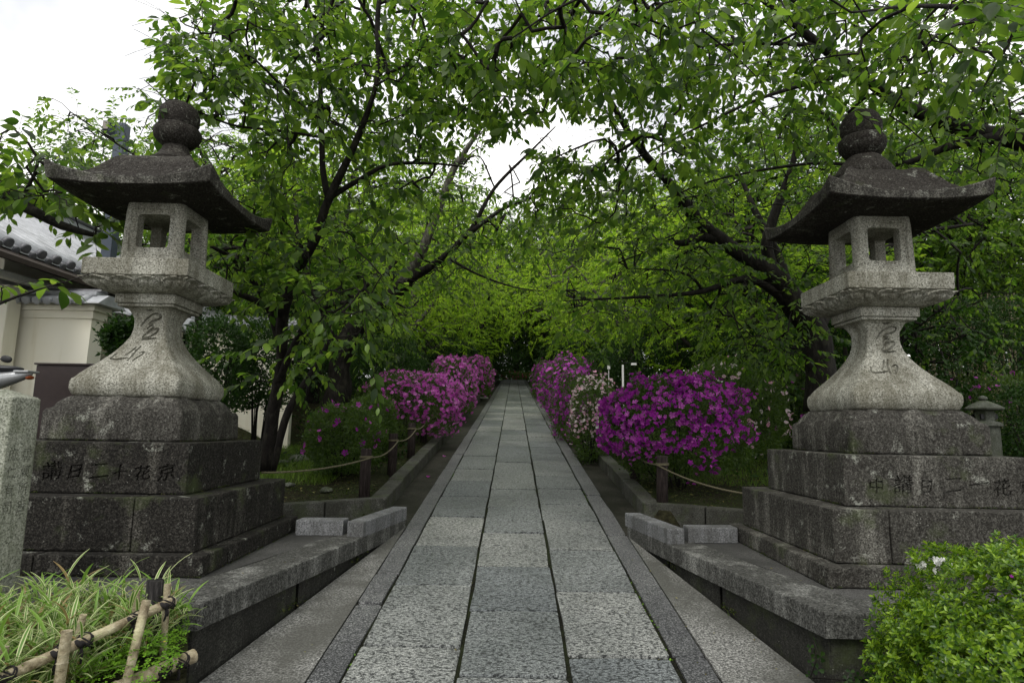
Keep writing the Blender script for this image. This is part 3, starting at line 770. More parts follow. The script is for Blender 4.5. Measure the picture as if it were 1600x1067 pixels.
# squared granite post at the left edge, engraved on the face towards the path
e = empty('stone_post', (-2.44, 2.98, .62), 'squared granite marker post with engraved characters at the left edge of the photo', 'stone post')
bm = bmesh.new()
R0 = [(-2.56, 2.87), (-2.33, 2.87), (-2.33, 3.06), (-2.56, 3.06)]
b_ = box_bm(-2.575, -2.335, 2.88, 3.06, .45, 1.61, bev=.012, cuts=4, rough=.005, seed=9)
for v in b_.verts:
    if v.co.z > 1.58:
        v.co.z += .045*max(0, 1-max(abs(v.co.x+2.455)/.12, abs(v.co.y-2.97)/.09))
    t = (v.co.z-.45)/1.2; v.co.x = -2.455 + (v.co.x+2.455)*(1.06-.06*t)
post = mobj('post_body', mesh_bm('post_body', b_), 'post_stone', e)
post.parent = None; post.matrix_basis = Matrix.Identity(4)
for txt, yy in (('居蔵所呂', 3.005), ('庶仁有司', 2.925)):
    tm = text_mesh(txt, .062, .012, 1.3, True, .0006)
    tm.transform(Matrix.Translation((-2.328, yy-.03, 1.32)) @ Matrix.Rotation(math.pi/2, 4, 'Z') @ Matrix.Rotation(math.pi/2, 4, 'X'))
    cut = bpy.data.objects.new('cut', tm); COL.objects.link(cut); bpy.context.view_layer.update(); boolean(post, cut)
post.parent = e; post.matrix_basis = Matrix.Translation(e.location).inverted()

# ------------------------------------------------------------------ foliage machinery
def leaf_template(n=4, wid=.25, fold=.12, droop=.22, ovate=.45, petiole=.12):
    """blade along +x, length 1, normal +z. returns V,F (tris)"""
    ts = np.linspace(0, 1, n+1); V = []
    for t in ts:
        V.append((petiole + t, 0, -droop*t*t))
    mid = list(range(n+1)); Lf, Rt = [], []
    for i, t in enumerate(ts[1:-1]):
        wv = wid*(math.sin(math.pi*t**(.5/ovate if ovate else 1))**.8)
        V.append((petiole + t-.03, wv, fold*wv*2-droop*t*t)); Lf.append(len(V)-1)
        V.append((petiole + t-.03, -wv, fold*wv*2-droop*t*t)); Rt.append(len(V)-1)
    Fc = []
    for S, flip in ((Lf, False), (Rt, True)):
        chain = [0] + S + [n]
        for i in range(n):
            a, b_ = mid[i], mid[i+1]; c, d = chain[i], chain[i+1]
            for tri in ((a, b_, d), (a, d, c)):
                if len(set(tri)) == 3: Fc.append(tri[::-1] if flip else tri)
    return np.array(V, float), np.array(Fc)
LEAF_HI = leaf_template(5); LEAF_MD = leaf_template(3); LEAF_LO = (np.array([(0, 0, 0), (.45, .24, .04), (.45, -.24, .04), (1, 0, -.15), ]), np.array([(0, 2, 1), (1, 2, 3)]))
LEAF_NARROW = leaf_template(4, .17, .15, .12, .5, .02)
LEAF_WIDE = leaf_template(3, .23, .2, .15, .55, .02)
LEAF_NLO = (np.array([(0, 0, 0), (.5, .2, .04), (.5, -.2, .04), (1, 0, -.05)]), np.array([(0, 2, 1), (1, 2, 3)]))
def frames(pos, d, nrm, size):
    """arrays -> (n,3,3) rotation*scale with columns along, side, normal"""
    d = d/(np.linalg.norm(d, axis=1)[:, None]+1e-9); s = np.cross(nrm, d); s /= np.linalg.norm(s, axis=1)[:, None]+1e-9
    nn = np.cross(d, s); return np.stack([d, s, nn], 2)*size[:, None, None]
def bake(name, tmpl, pos, fr, mat, parent=None, kind='stuff', uv=None):
    Vt, Ft = tmpl; V = np.einsum('nij,vj->nvi', fr, Vt) + pos[:, None, :]
    n = len(pos); Fc = (Ft[None] + (np.arange(n)*len(Vt))[:, None, None]).reshape(-1, Ft.shape[1])
    U = None if uv is None else np.tile(uv, (n, 1))
    me = mesh_np(name, V.reshape(-1, 3), Fc, 'bloss' not in name, U)
    o = mobj(name, me, mat, parent); o['kind'] = kind; return o
def pieces(name, tmpl, pos, fr, mat, parent, uv=None, meshes=None):
    """single objects sharing one mesh"""
    if meshes is None:
        me = mesh_np(name, tmpl[0], tmpl[1], 'bloss' not in name, uv); me.materials.append(M[mat]); meshes = [me]
    inv = world_of(parent).inverted()
    for i in range(len(pos)):
        o = bpy.data.objects.new(name, meshes[i % len(meshes)])
        A = fr[i]; mt = Matrix(((A[0][0], A[0][1], A[0][2], pos[i][0]), (A[1][0], A[1][1], A[1][2], pos[i][1]), (A[2][0], A[2][1], A[2][2], pos[i][2]), (0, 0, 0, 1)))
        o.parent = parent; o.matrix_basis = inv @ mt; COL.objects.link(o)
def split_show(pos, fr, size, k=300, minpx=9):
    """indices of the k pieces that show largest, and the rest"""
    x, y, D = proj(pos); px = size*F/np.maximum(D, .1)
    inside = (x > -10) & (x < 1610) & (y > -10) & (y < 1077) & (D > .2)
    sc = np.where(inside, px, 0); order = np.argsort(-sc); big = order[:k]; big = big[sc[big] > minpx]
    mask = np.zeros(len(pos), bool); mask[big] = True
    return mask
def foliage(parent, pos, fr, size, mat, hi, lo, k=300, minpx=10, name='leaf', stuff='foliage', uv=None):
    mask = split_show(pos, fr, size, k, minpx)
    if mask.sum(): pieces(name, hi, pos[mask], fr[mask], mat, parent, uv=uv)
    if (~mask).sum(): bake(stuff, lo, pos[~mask], fr[~mask], mat, parent, uv=uv)

def unit(v): return v/(np.linalg.norm(v)+1e-9)
make_lantern((-2.4928, 4.2553), .0202, 'tall stone lantern left of the path, with dark stained roof, beside the cream wall', False, ('granite_dark', 'granite_dark', 'granite_clean'))
make_lantern((2.5373, 4.2921), -.0083, 'tall stone lantern right of the path behind the bright green shrub', True, ('granite_mid', 'granite_mid', 'granite_clean'))


class Tree:
    def __init__(s, rng): s.P = []; s.par = []; s.R0 = []; s.limbs = []; s.rng = rng; s.tips = []
    def limb(s, pts, radii=None):
        """pts: (x,y,z,r) rows; a main limb"""
        Q = smooth_path(np.array(pts, float), .1); s.limbs.append(Q); st = len(s.P)
        for i, q in enumerate(Q):
            s.P.append(q[:3]); s.par.append(-1 if i == 0 else st+i-1); s.R0.append(q[3])
    def grow(s, A, rtip=.0028, arch=.25, jitter=.05, seg=.16, rmax=.018):
        P = np.array(s.P); d0 = np.array([np.min(np.linalg.norm(P-a, axis=1)) for a in A]); A = A[np.argsort(d0)]
        cap = len(P) + len(A)*40; N = np.zeros((cap, 3)); N[:len(P)] = P; n = len(P)
        base = n; par = list(s.par); dirs = []
        dist = np.zeros(cap)
        for a in A:
            dd = np.linalg.norm(N[:n]-a, axis=1) + .25*dist[:n]*0; k = int(np.argmin(dd)); L_ = dd[k]
            if L_ < .05: s.tips.append((a, unit(s.rng.normal(size=3)), k)); continue
            m = max(2, int(L_/seg)); p0 = N[k].copy()
            ctrl = (p0+a)/2 + np.array([0, 0, arch*L_*.5]) + s.rng.normal(size=3)*jitter*L_
            prev = k
            for j in range(1, m+1):
                t = j/m; q = (1-t)**2*p0 + 2*t*(1-t)*ctrl + t*t*a
                if j < m: q = q + s.rng.normal(size=3)*.012
                if n < cap: N[n] = q; par.append(prev); prev = n; n += 1
            s.tips.append((a, unit(a-ctrl + np.array([0, 0, .0])), n-1))
        s.N = N[:n]; s.parN = par; s.base = base; cnt = np.zeros(n)
        for a, d, k in s.tips: cnt[k] += 1
        for i in range(n-1, -1, -1):
            if par[i] >= 0: cnt[par[i]] += cnt[i]
        s.RN = np.minimum(rtip*np.maximum(cnt, 1)**.5, rmax)
        return s
    def mesh_limbs(s, name, sides=10):
        g = Geo()
        for i, Q in enumerate(s.limbs): g.tube(Q[:, :3], Q[:, 3], sides if Q[0, 3] > .03 else 6, .22, i*3.3)
        return g.mesh(name)
    def mesh_branches(s, name, sides=4):
        b0, n = s.base, len(s.N)
        idx = np.arange(b0, n); par = np.array(s.parN)[idx]; A = s.N[par]; B = s.N[idx]
        ra = np.minimum(s.RN[idx]*1.12, np.where(par >= b0, s.RN[par], s.RN[idx]*1.3)); rb = s.RN[idx]
        T = B-A; T /= np.linalg.norm(T, axis=1)[:, None]+1e-9
        up = np.where(np.abs(T[:, 2:3]) < .9, np.array([[0, 0, 1.]]), np.array([[1., 0, 0]])); U = np.cross(T, up); U /= np.linalg.norm(U, axis=1)[:, None]; W = np.cross(T, U)
        th = np.arange(sides)*2*math.pi/sides; cs, sn = np.cos(th), np.sin(th)
        ring = cs[None, :, None]*U[:, None] + sn[None, :, None]*W[:, None]
        V = np.concatenate([A[:, None]+ring*ra[:, None, None], (B+T*.006)[:, None]+ring*rb[:, None, None]], 1)
        f = np.array([(j, (j+1) % sides, sides+(j+1) % sides, sides+j) for j in range(sides)])
        Fc = (f[None] + (np.arange(len(idx))*2*sides)[:, None, None]).reshape(-1, 4)
        return mesh_np(name, V.reshape(-1, 3), Fc, True)
    def leaves(s, nper=11, ln=.4, size=(.07, .1), droop=.35, flat=.6, twigs=None):
        rng = s.rng; P, Dv, Nn, S = [], [], [], []; tw = []
        for a, d, k in s.tips:
            d = unit(d*np.array([1, 1, .6]) + rng.normal(size=3)*.3); l = ln*rng.uniform(.6, 1.2); m = max(3, int(nper*l/ln))
            side = unit(np.cross(d, [0, 0, 1.]) + 1e-6); pts = []
            for j in range(m):
                t = (j+.5)/m; q = a + d*l*t + np.array([0, 0, -.18*l*t*t]); pts.append(q)
                sg = 1 if j % 2 else -1
                dv = d*rng.uniform(.3, .9) + side*sg*rng.uniform(.5, 1.1) + np.array([0, 0, -droop*rng.uniform(.2, 1.8)]) + rng.normal(size=3)*.2
                if j == m-1: dv = d + np.array([0, 0, -droop])
                nn = np.array([0, 0, 1.]) + rng.normal(size=3)*(1-flat)
                P.append(q); Dv.append(dv); Nn.append(nn); S.append(rng.uniform(*size)*rng.uniform(.7, 1.1)*(.8+.5*math.sin(math.pi*min(1, t+.15))))
            tw.append(([a] + pts[1::3] + [pts[-1]]))
        s.tw = tw
        return np.array(P), frames(np.array(P), np.array(Dv), np.array(Nn), np.array(S)), np.array(S)
    def mesh_twigs(s, name, r=.0022):
        A, B = [], []
        for t in s.tw:
            for i in range(len(t)-1): A.append(t[i]); B.append(t[i+1])
        A, B = np.array(A), np.array(B); T = B-A; T /= np.linalg.norm(T, axis=1)[:, None]+1e-9
        U = np.cross(T, [[.3, .2, 1.]]); U /= np.linalg.norm(U, axis=1)[:, None]+1e-9; W = np.cross(T, U); th = np.arange(3)*2*math.pi/3
        ring = np.cos(th)[None, :, None]*U[:, None]+np.sin(th)[None, :, None]*W[:, None]
        V = np.concatenate([A[:, None]+ring*r, B[:, None]+ring*r*.7], 1); f = np.array([(j, (j+1) % 3, 3+(j+1) % 3, 3+j) for j in range(3)])
        return mesh_np(name, V.reshape(-1, 3), (f[None]+(np.arange(len(A))*6)[:, None, None]).reshape(-1, 4), True)
DENS = 1.28
def cloud(rng, *boxes):
    """(x0,x1,y0,y1,Y0,Y1,n) in photo pixels and metres of depth"""
    P = []
    for x0, x1, y0, y1, Y0, Y1, n in boxes:
        for _ in range(int(n*(DENS if n > 12 else 1))):
            P.append(at(rng.uniform(x0, x1), rng.uniform(y0, y1), rng.uniform(Y0, Y1)))
    return np.array(P)
def px_limb(rows):
    return [(*at(px, py, Y), r) for px, py, Y, r in rows]
def in_hole(P):
    """the gap between the crowns over the path, where the sky is seen, and the open sky at upper left"""
    x, y, D = proj(P)
    g1 = ((x-795)/36)**2 + ((y-262)/46)**2 < 1
    g2 = (x < 235) & (y < 135); g3 = (x > 225-0*y) & (x < 262) & (y < 30)
    g4 = ((x-880)/70)**2 + ((y-205)/22)**2 < 1
    g5 = (x < 60) & (y < 165)
    g6 = ((x-350)/42)**2+((y-215)/30)**2 < 1
    return g1 | g2 | g3 | g4 | g5 | g6
def finish_tree(T, name, label, cat, group, base, leaf_kw, mat, hi, lo, bark='bark', k=300, minpx=10, keep=None, bmesh_sides=4, young=0., tip_r=.0022):
    e = empty(name, tuple(base), label, cat, group)
    mobj('trunk', T.mesh_limbs('trunk'), bark, e)
    mobj('branches', T.mesh_branches('branches', bmesh_sides), bark, e)['kind'] = 'stuff'
    P, fr, S = T.leaves(**leaf_kw)
    mobj('twigs', T.mesh_twigs('twigs', tip_r), bark, e)['kind'] = 'stuff'
    h = in_hole(P); P, fr, S = P[~h], fr[~h], S[~h]
    if young > 0:
        y = T.rng.random(len(P)) < young
        foliage(e, P[y], fr[y], S[y], 'young_leaf', hi, lo, int(k*young*1.2), minpx)
        P, fr, S = P[~y], fr[~y], S[~y]
    foliage(e, P, fr, S, mat, hi, lo, int(k*(1-young*1.2)) if young else k, minpx)
    return e
CH = dict(nper=16, ln=.45, size=(.064, .105), droop=.45, flat=.55)
GT = 'cherry trees around the lanterns'
# tree behind the left lantern
rng = np.random.default_rng(101); T = Tree(rng)
T.limb(px_limb([(413, 735, 6.4, .072), (428, 640, 6.3, .062), (440, 560, 6.1, .058), (442, 493, 5.9, .055), (462, 430, 5.7, .046), (491, 378, 5.5, .042), (515, 309, 5.3, .038), (552, 230, 5.1, .03), (588, 130, 4.9, .022), (590, 30, 4.8, .02), (600, -60, 4.7, .01)]))
T.limb(px_limb([(513, 312, 5.3, .03), (505, 270, 5.25, .028), (502, 190, 5.2, .024), (498, 90, 5.1, .018), (480, 0, 5, .012)]))
T.limb(px_limb([(515, 309, 5.3, .024), (560, 282, 5.3, .022), (610, 257, 5.4, .018), (680, 256, 5.6, .012), (730, 262, 5.8, .007)]))
T.limb(px_limb([(502, 190, 5.2, .016), (455, 150, 5, .014), (400, 95, 4.8, .01), (340, 50, 4.7, .007)]))
T.limb(px_limb([(505, 215, 5.2, .014), (440, 205, 5, .012), (360, 195, 4.9, .009), (290, 165, 4.8, .006)]))
T.limb(px_limb([(440, 545, 6.1, .045), (415, 470, 5.9, .035), (370, 410, 5.6, .025), (330, 385, 5.3, .015)]))
T.limb(px_limb([(442, 493, 5.9, .04), (400, 470, 5.6, .03), (340, 448, 5.3, .02)]))
T.limb(px_limb([(433, 600, 6.2, .04), (470, 520, 5.8, .03), (510, 480, 5.3, .02), (560, 470, 5, .012)]))
T.limb(px_limb([(425, 735, 6.6, .045), (452, 640, 6.6, .038), (500, 560, 6.7, .03), (540, 480, 6.8, .018)]))
A = cloud(rng, (300, 520, -40, 120, 4.2, 6.2, 115), (500, 720, -40, 120, 4.5, 6.8, 125), (250, 330, 20, 190, 4.3, 5, 18), (310, 520, 110, 240, 4.3, 6, 75), (520, 720, 100, 220, 4.7, 7, 85), (400, 690, 200, 330, 5, 6.8, 60),
          (330, 600, 330, 480, 4.6, 6.4, 75), (440, 600, 440, 545, 4.3, 5, 20), (310, 470, 230, 420, 5, 6.5, 50), (380, 520, 480, 600, 6, 7.2, 22))
A = A[~in_hole(A)]
T.grow(A)
treeA = finish_tree(T, 'cherry_tree', 'slender dark cherry tree with forked upright limbs behind the left stone lantern', 'tree', GT, at(418, 740, 6.4), CH, 'cherry_leaf', LEAF_HI, LEAF_MD, young=.12)
# feathery tree further back left
rng = np.random.default_rng(102); T = Tree(rng)
T.limb(px_limb([(300, 640, 8.6, .07), (310, 500, 8.6, .05), (300, 380, 8.4, .04), (260, 280, 8.2, .025), (190, 230, 8, .015), (110, 175, 7.8, .007)]))
T.limb(px_limb([(300, 380, 8.4, .03), (320, 260, 8.2, .02), (270, 170, 8, .012), (225, 125, 7.9, .006)]))
A = cloud(rng, (60, 135, 150, 205, 7.4, 8.2, 13), (90, 200, 185, 270, 7.4, 8.4, 26), (200, 340, 130, 300, 7.4, 8.6, 55), (190, 330, 260, 420, 7.6, 9, 50), (300, 430, 200, 460, 8, 10, 60))
T.grow(A)
finish_tree(T, 'cherry_tree', 'smaller cherry tree behind the left lantern roof, sprays reaching into open sky', 'tree', GT, at(300, 650, 8.6), dict(CH, size=(.07, .1)), 'cherry_leaf', LEAF_MD, LEAF_LO, k=120, young=.2)
# tree outside the left edge whose branch hangs in
rng = np.random.default_rng(103); T = Tree(rng)
T.limb([(-6.2, 4.6, .7, .12), (-6.0, 4.6, 1.6, .11), (-5.4, 4.6, 2.5, .08)] + px_limb([(-60, 270, 4.6, .06), (30, 318, 4.5, .045), (95, 352, 4.5, .032), (150, 368, 4.5, .016)]))
T.limb(px_limb([(30, 318, 4.5, .015), (60, 250, 4.4, .012), (20, 200, 4.3, .008)]))
T.limb(px_limb([(-60, 500, 3.1, .012), (30, 462, 3.1, .006), (110, 438, 3.15, .0035), (150, 425, 3.2, .002)]))
A = cloud(rng, (-60, 30, 190, 315, 4, 5, 30), (20, 100, 245, 320, 4, 5, 20), (-40, 110, 290, 330, 4.05, 5, 14), (110, 185, 325, 365, 4.1, 4.6, 9), (0, 8, 440, 480, 3.05, 3.2, 2), (50, 70, 430, 450, 3.1, 3.2, 1))
T.grow(A, seg=.1)
finish_tree(T, 'cherry_tree', 'cherry tree reaching in from the left edge above the tiled roof', 'tree', GT, (-6.2, 4.6, .7), dict(nper=9, ln=.28, size=(.08, .115), droop=.5, flat=.5), 'cherry_leaf', LEAF_HI, LEAF_MD, young=.15)
# thick leaning tree with pale limb, left of the path
rng = np.random.default_rng(104); T = Tree(rng)
T.limb(px_limb([(518, 690, 10, .25), (528, 610, 10, .2), (533, 562, 10, .18), (560, 506, 9.9, .15), (602, 472, 9.7, .12), (637, 438, 9.5, .11)]))
T.limb(px_limb([(637, 438, 9.5, .09), (692, 403, 9.3, .052), (736, 358, 9.1, .038), (773, 294, 9, .028), (830, 236, 8.8, .018), (868, 198, 8.7, .009)]))
T.limb(px_limb([(733, 365, 9.1, .04), (780, 330, 9, .03), (820, 313, 8.9, .022), (875, 296, 8.8, .01)]))
T.limb(px_limb([(700, 403, 9.3, .03), (745, 428, 9.2, .02), (800, 448, 9, .012), (850, 455, 9, .006)]))
T.limb(px_limb([(533, 562, 10, .1), (500, 480, 9.8, .07), (470, 400, 9.6, .05), (460, 300, 9.5, .03)]))
T.limb(px_limb([(773, 294, 9, .014), (750, 245, 8.9, .01), (728, 250, 8.8, .006)]))
T.grow(cloud(rng, (560, 740, 330, 460, 8.4, 11, 90), (690, 860, 340, 400, 8.4, 11, 34), (560, 720, 230, 340, 8.6, 11.5, 75), (690, 760, 200, 340, 9, 11, 24), (830, 900, 220, 360, 8.6, 10, 26), (740, 860, 290, 400, 9, 12, 55), (735, 860, 190, 300, 8.8, 10.5, 20), (380, 560, 260, 520, 9, 12, 120), (480, 640, 480, 560, 9, 10.5, 40)))
eB = finish_tree(T, 'cherry_tree', 'old leaning cherry with a thick dark trunk among the left azaleas', 'tree', GT, at(518, 690, 10), dict(CH, size=(.07, .11)), 'cherry_leaf', LEAF_MD, LEAF_LO, k=40)
T2 = Tree(rng); T2.limb(px_limb([(630, 444, 9.5, .1), (657, 396, 9.45, .08), (678, 347, 9.4, .068), (706, 271, 9.3, .055), (728, 235, 9.2, .04), (755, 195, 9.1, .025), (790, 150, 9, .012)]))
mobj('pale_limb', T2.mesh_limbs('pale_limb'), 'bark_pale', eB)  # paler bark colour stands in for the light on this limb
# dark tree behind the right lantern, crotch left of its roof
rng = np.random.default_rng(105); T = Tree(rng)
T.limb(px_limb([(1292, 640, 7.6, .24), (1284, 590, 7.6, .19), (1272, 520, 7.6, .17), (1247, 480, 7.5, .16), (1208, 430, 7.4, .13), (1164, 403, 7.3, .1), (1122, 373, 7.2, .085), (1088, 343, 7.1, .075), (1063, 309, 7, .065), (1036, 275, 6.9, .055), (990, 219, 6.7, .04), (942, 138, 6.4, .024), (900, 80, 6.2, .01)]))
T.limb(px_limb([(1210, 432, 7.4, .08), (1198, 380, 7.4, .07), (1216, 319, 7.4, .055), (1240, 250, 7.3, .035), (1250, 160, 7.2, .02)]))
T.limb(px_limb([(1230, 455, 7.5, .075), (1215, 400, 7.6, .06), (1180, 330, 7.8, .04), (1150, 260, 8, .02)]))
T.limb(px_limb([(1122, 375, 7.2, .06), (1095, 370, 7.1, .05), (1072, 380, 7.05, .045), (1056, 379, 7.0, .035)]))
T.limb(px_limb([(1240, 480, 7.5, .06), (1174, 437, 7.3, .045), (1098, 455, 7.1, .03), (1040, 462, 7, .022), (966, 466, 6.9, .014), (880, 470, 6.8, .006)]))
T.limb(px_limb([(1098, 455, 7.1, .02), (1080, 432, 7, .016), (1040, 422, 7, .01), (980, 420, 6.9, .005)]))
T.limb(px_limb([(1275, 520, 7.6, .08), (1330, 430, 8, .05), (1420, 370, 8.2, .035), (1520, 350, 8.3, .02)]))
T.grow(cloud(rng, (960, 1120, 250, 440, 6, 8.5, 120), (1080, 1330, 180, 420, 6.4, 9, 150), (880, 1250, 430, 520, 6.6, 9, 80), (1250, 1620, 160, 400, 7.2, 10, 110), (1450, 1620, 430, 560, 8, 10, 25), (820, 980, 270, 400, 6.5, 7.5, 32), (1100, 1260, 500, 560, 7.5, 9, 30), (1130, 1290, 440, 590, 6.4, 7.3, 26)))
finish_tree(T, 'cherry_tree', 'thick black cherry tree behind the right stone lantern with a cut stub', 'tree', GT, at(1292, 640, 7.6), CH, 'cherry_leaf', LEAF_HI, LEAF_LO, k=150, minpx=11)
# big tree whose heavy limb crosses the upper right corner
rng = np.random.default_rng(106); T = Tree(rng)
T.limb([(7.2, 5.4, .6, .3), (6.9, 5.4, 1.8, .26), (6.2, 5.5, 3, .2)] + px_limb([(1660, 240, 5.6, .12), (1600, 221, 5.6, .1), (1487, 196, 5.6, .07), (1405, 161, 5.5, .055), (1337, 112, 5.3, .045), (1281, 71, 5.1, .045), (1232, 30, 5, .03), (1150, -30, 4.9, .015)]))
T.limb(px_limb([(1560, 215, 5.4, .06), (1487, 228, 5.5, .04), (1412, 256, 5.6, .025), (1340, 258, 5.6, .018), (1262, 256, 5.6, .014), (1131, 278, 5.6, .01), (1040, 310, 5.6, .005)]))
T.limb(px_limb([(1281, 71, 5.1, .02), (1180, 68, 4.9, .016), (1060, 70, 4.7, .01), (960, 20, 4.5, .006)]))
T.limb(px_limb([(1337, 112, 5.2, .025), (1200, 150, 5.1, .016), (1110, 190, 5, .01), (1010, 240, 4.9, .006)]))
T.limb(px_limb([(1640, 60, 4.4, .04), (1560, 20, 4, .025), (1440, 10, 3.6, .012), (1330, 20, 3.3, .006)]))
T.limb(px_limb([(1600, -60, 4.4, .05), (1300, -110, 4.2, .035), (1080, -60, 4, .02), (900, 0, 3.9, .01), (800, 60, 3.9, .005)]))
T.limb(px_limb([(1560, 20, 4, .015), (1480, 45, 3, .008), (1440, 80, 2.8, .004)]))
A = cloud(rng, (690, 900, -40, 130, 3.9, 6.2, 125), (880, 1100, -40, 130, 3.7, 6.2, 125), (830, 1080, 120, 260, 4.4, 6.4, 75), (820, 980, 240, 370, 5, 6.5, 34), (1080, 1360, -40, 130, 3.8, 6, 120), (1340, 1640, -40, 120, 3.8, 6.5, 110), (1080, 1340, 120, 240, 4.8, 7, 60), (1390, 1640, 100, 290, 4.3, 5.6, 55), (1390, 1640, 120, 270, 5.6, 7.5, 60), (700, 850, 120, 190, 4.4, 6, 25),
          (1400, 1600, -10, 110, 2.7, 3.1, 13), (1180, 1280, -20, 20, 3, 3.4, 6), (1285, 1290, 140, 150, 3.2, 3.3, 1))
A = A[~in_hole(A)]
T.grow(A)
finish_tree(T, 'cherry_tree', 'cherry tree whose heavy limb and bright leaves cross above the right lantern', 'tree', GT, (7.2, 5.4, .6), CH, 'cherry_leaf', LEAF_HI, LEAF_MD, young=.12)

# ------------------------------------------------------------------ woodland behind
def proto_tree(seed, H, W, nA, leaf, mat, bark, nper=13, ln=.5, low=.28, lo=LEAF_LO, forks=4):
    rng = np.random.default_rng(seed); T = Tree(rng)
    lean = rng.normal(size=2)*.06*H
    top = np.array([lean[0], lean[1], H*.85])
    T.limb([(0, 0, -.3, .03*H*.9), (lean[0]*.2, lean[1]*.2, H*.15, .02*H), (lean[0]*.6, lean[1]*.5, H*.4, .014*H), (top[0], top[1], top[2], .004*H)])
    for i in range(forks):
        a = i*2*math.pi/forks + rng.uniform(-.5, .5); z0 = H*rng.uniform(.14, .38); o = np.array([lean[0]*.3, lean[1]*.3, z0]); r = W*rng.uniform(.55, .85)
        dr = np.array([math.cos(a), math.sin(a), 0])
        T.limb([(*o, .012*H), *( (*(o+dr*r*.35+[0, 0, H*.12]), .009*H),), (*(o+dr*r*.75+[0, 0, H*.28]), .005*H), (*(o+dr*r+[0, 0, H*.36]), .0025*H)])
    A = []
    while len(A) < nA:
        p = rng.uniform(-1, 1, 3); r = np.linalg.norm(p)
        if r > 1 or r < .35: continue
        q = np.array([p[0]*W, p[1]*W, H*(low + (1-low)*(p[2]*.5+.5))]) + [lean[0]*.6, lean[1]*.6, 0]
        if noise.noise(Vector(q*(1.6/W)) + Vector((seed, 0, 0))) < -.16: continue
        if q[2] < H*low + .12*H*abs(noise.noise(Vector(q*.7))): continue
        A.append(q)
    T.grow(np.array(A), arch=.15, seg=.3, rtip=.005, rmax=.05)
    P, fr, S = T.leaves(nper, ln, leaf, .3, .6)
    g = T.mesh_limbs('trunk', 8); b_ = T.mesh_branches('branches', 3)
    V = np.einsum('nij,vj->nvi', fr, lo[0]) + P[:, None, :]; n = len(P)
    fm = mesh_np('foliage', V.reshape(-1, 3), (lo[1][None]+(np.arange(n)*len(lo[0]))[:, None, None]).reshape(-1, 3), True)
    g.materials.append(M[bark]); b_.materials.append(M[bark]); fm.materials.append(M[mat])
    return g, b_, fm
PT = {
 'maple': [proto_tree(201, 6.5, 3.3, 1050, (.09, .14), 'maple_leaf', 'bark', 16, low=.2), proto_tree(202, 8.5, 3.9, 1250, (.1, .15), 'maple_leaf', 'bark_pale', 16, low=.2)],
 'cherry': [proto_tree(203, 8, 4.2, 1400, (.12, .17), 'cherry_leaf', 'bark', 16, low=.2), proto_tree(204, 10, 4.6, 1600, (.13, .19), 'cherry_leaf', 'bark', 16, low=.22)],
 'evergreen': [proto_tree(205, 9, 3.6, 1500, (.13, .18), 'dark_leaf', 'bark', 16, low=.08), proto_tree(206, 4.2, 2.6, 1150, (.09, .13), 'dark_leaf', 'bark', 15, ln=.4, low=.02)],
}
KIND = {'maple': 'bright yellow-green maple', 'cherry': 'spreading green cherry', 'evergreen': 'dense dark evergreen'}
tree_count = {}
def place_tree(kind, i, x, y, s, rz, label=None, z=None):
    me = PT[kind][i]; z = gz(x, y) if z is None else z
    nm = {'maple': 'maple_tree', 'cherry': 'cherry_tree', 'evergreen': 'evergreen_tree'}[kind]
    side = 'left' if x < 0 else 'right'
    if label is None: label = KIND[kind] + ' in the %s woodland %s' % (side, 'far along the path' if y > 26 else 'beyond the azaleas' if y > 13 else 'just behind the lantern')
    e = empty(nm, (x, y, z), label, 'tree', label if True else None, rz); e['group'] = 'woodland trees along the path'
    e.scale = (s, s, s*random.uniform(.92, 1.08))
    for n, mm in zip(('trunk', 'branches', 'foliage'), me):
        o = bpy.data.objects.new(n, mm); o.parent = e; COL.objects.link(o)
        if n != 'trunk': o['kind'] = 'stuff'
    return e
rnd = random.Random(31)
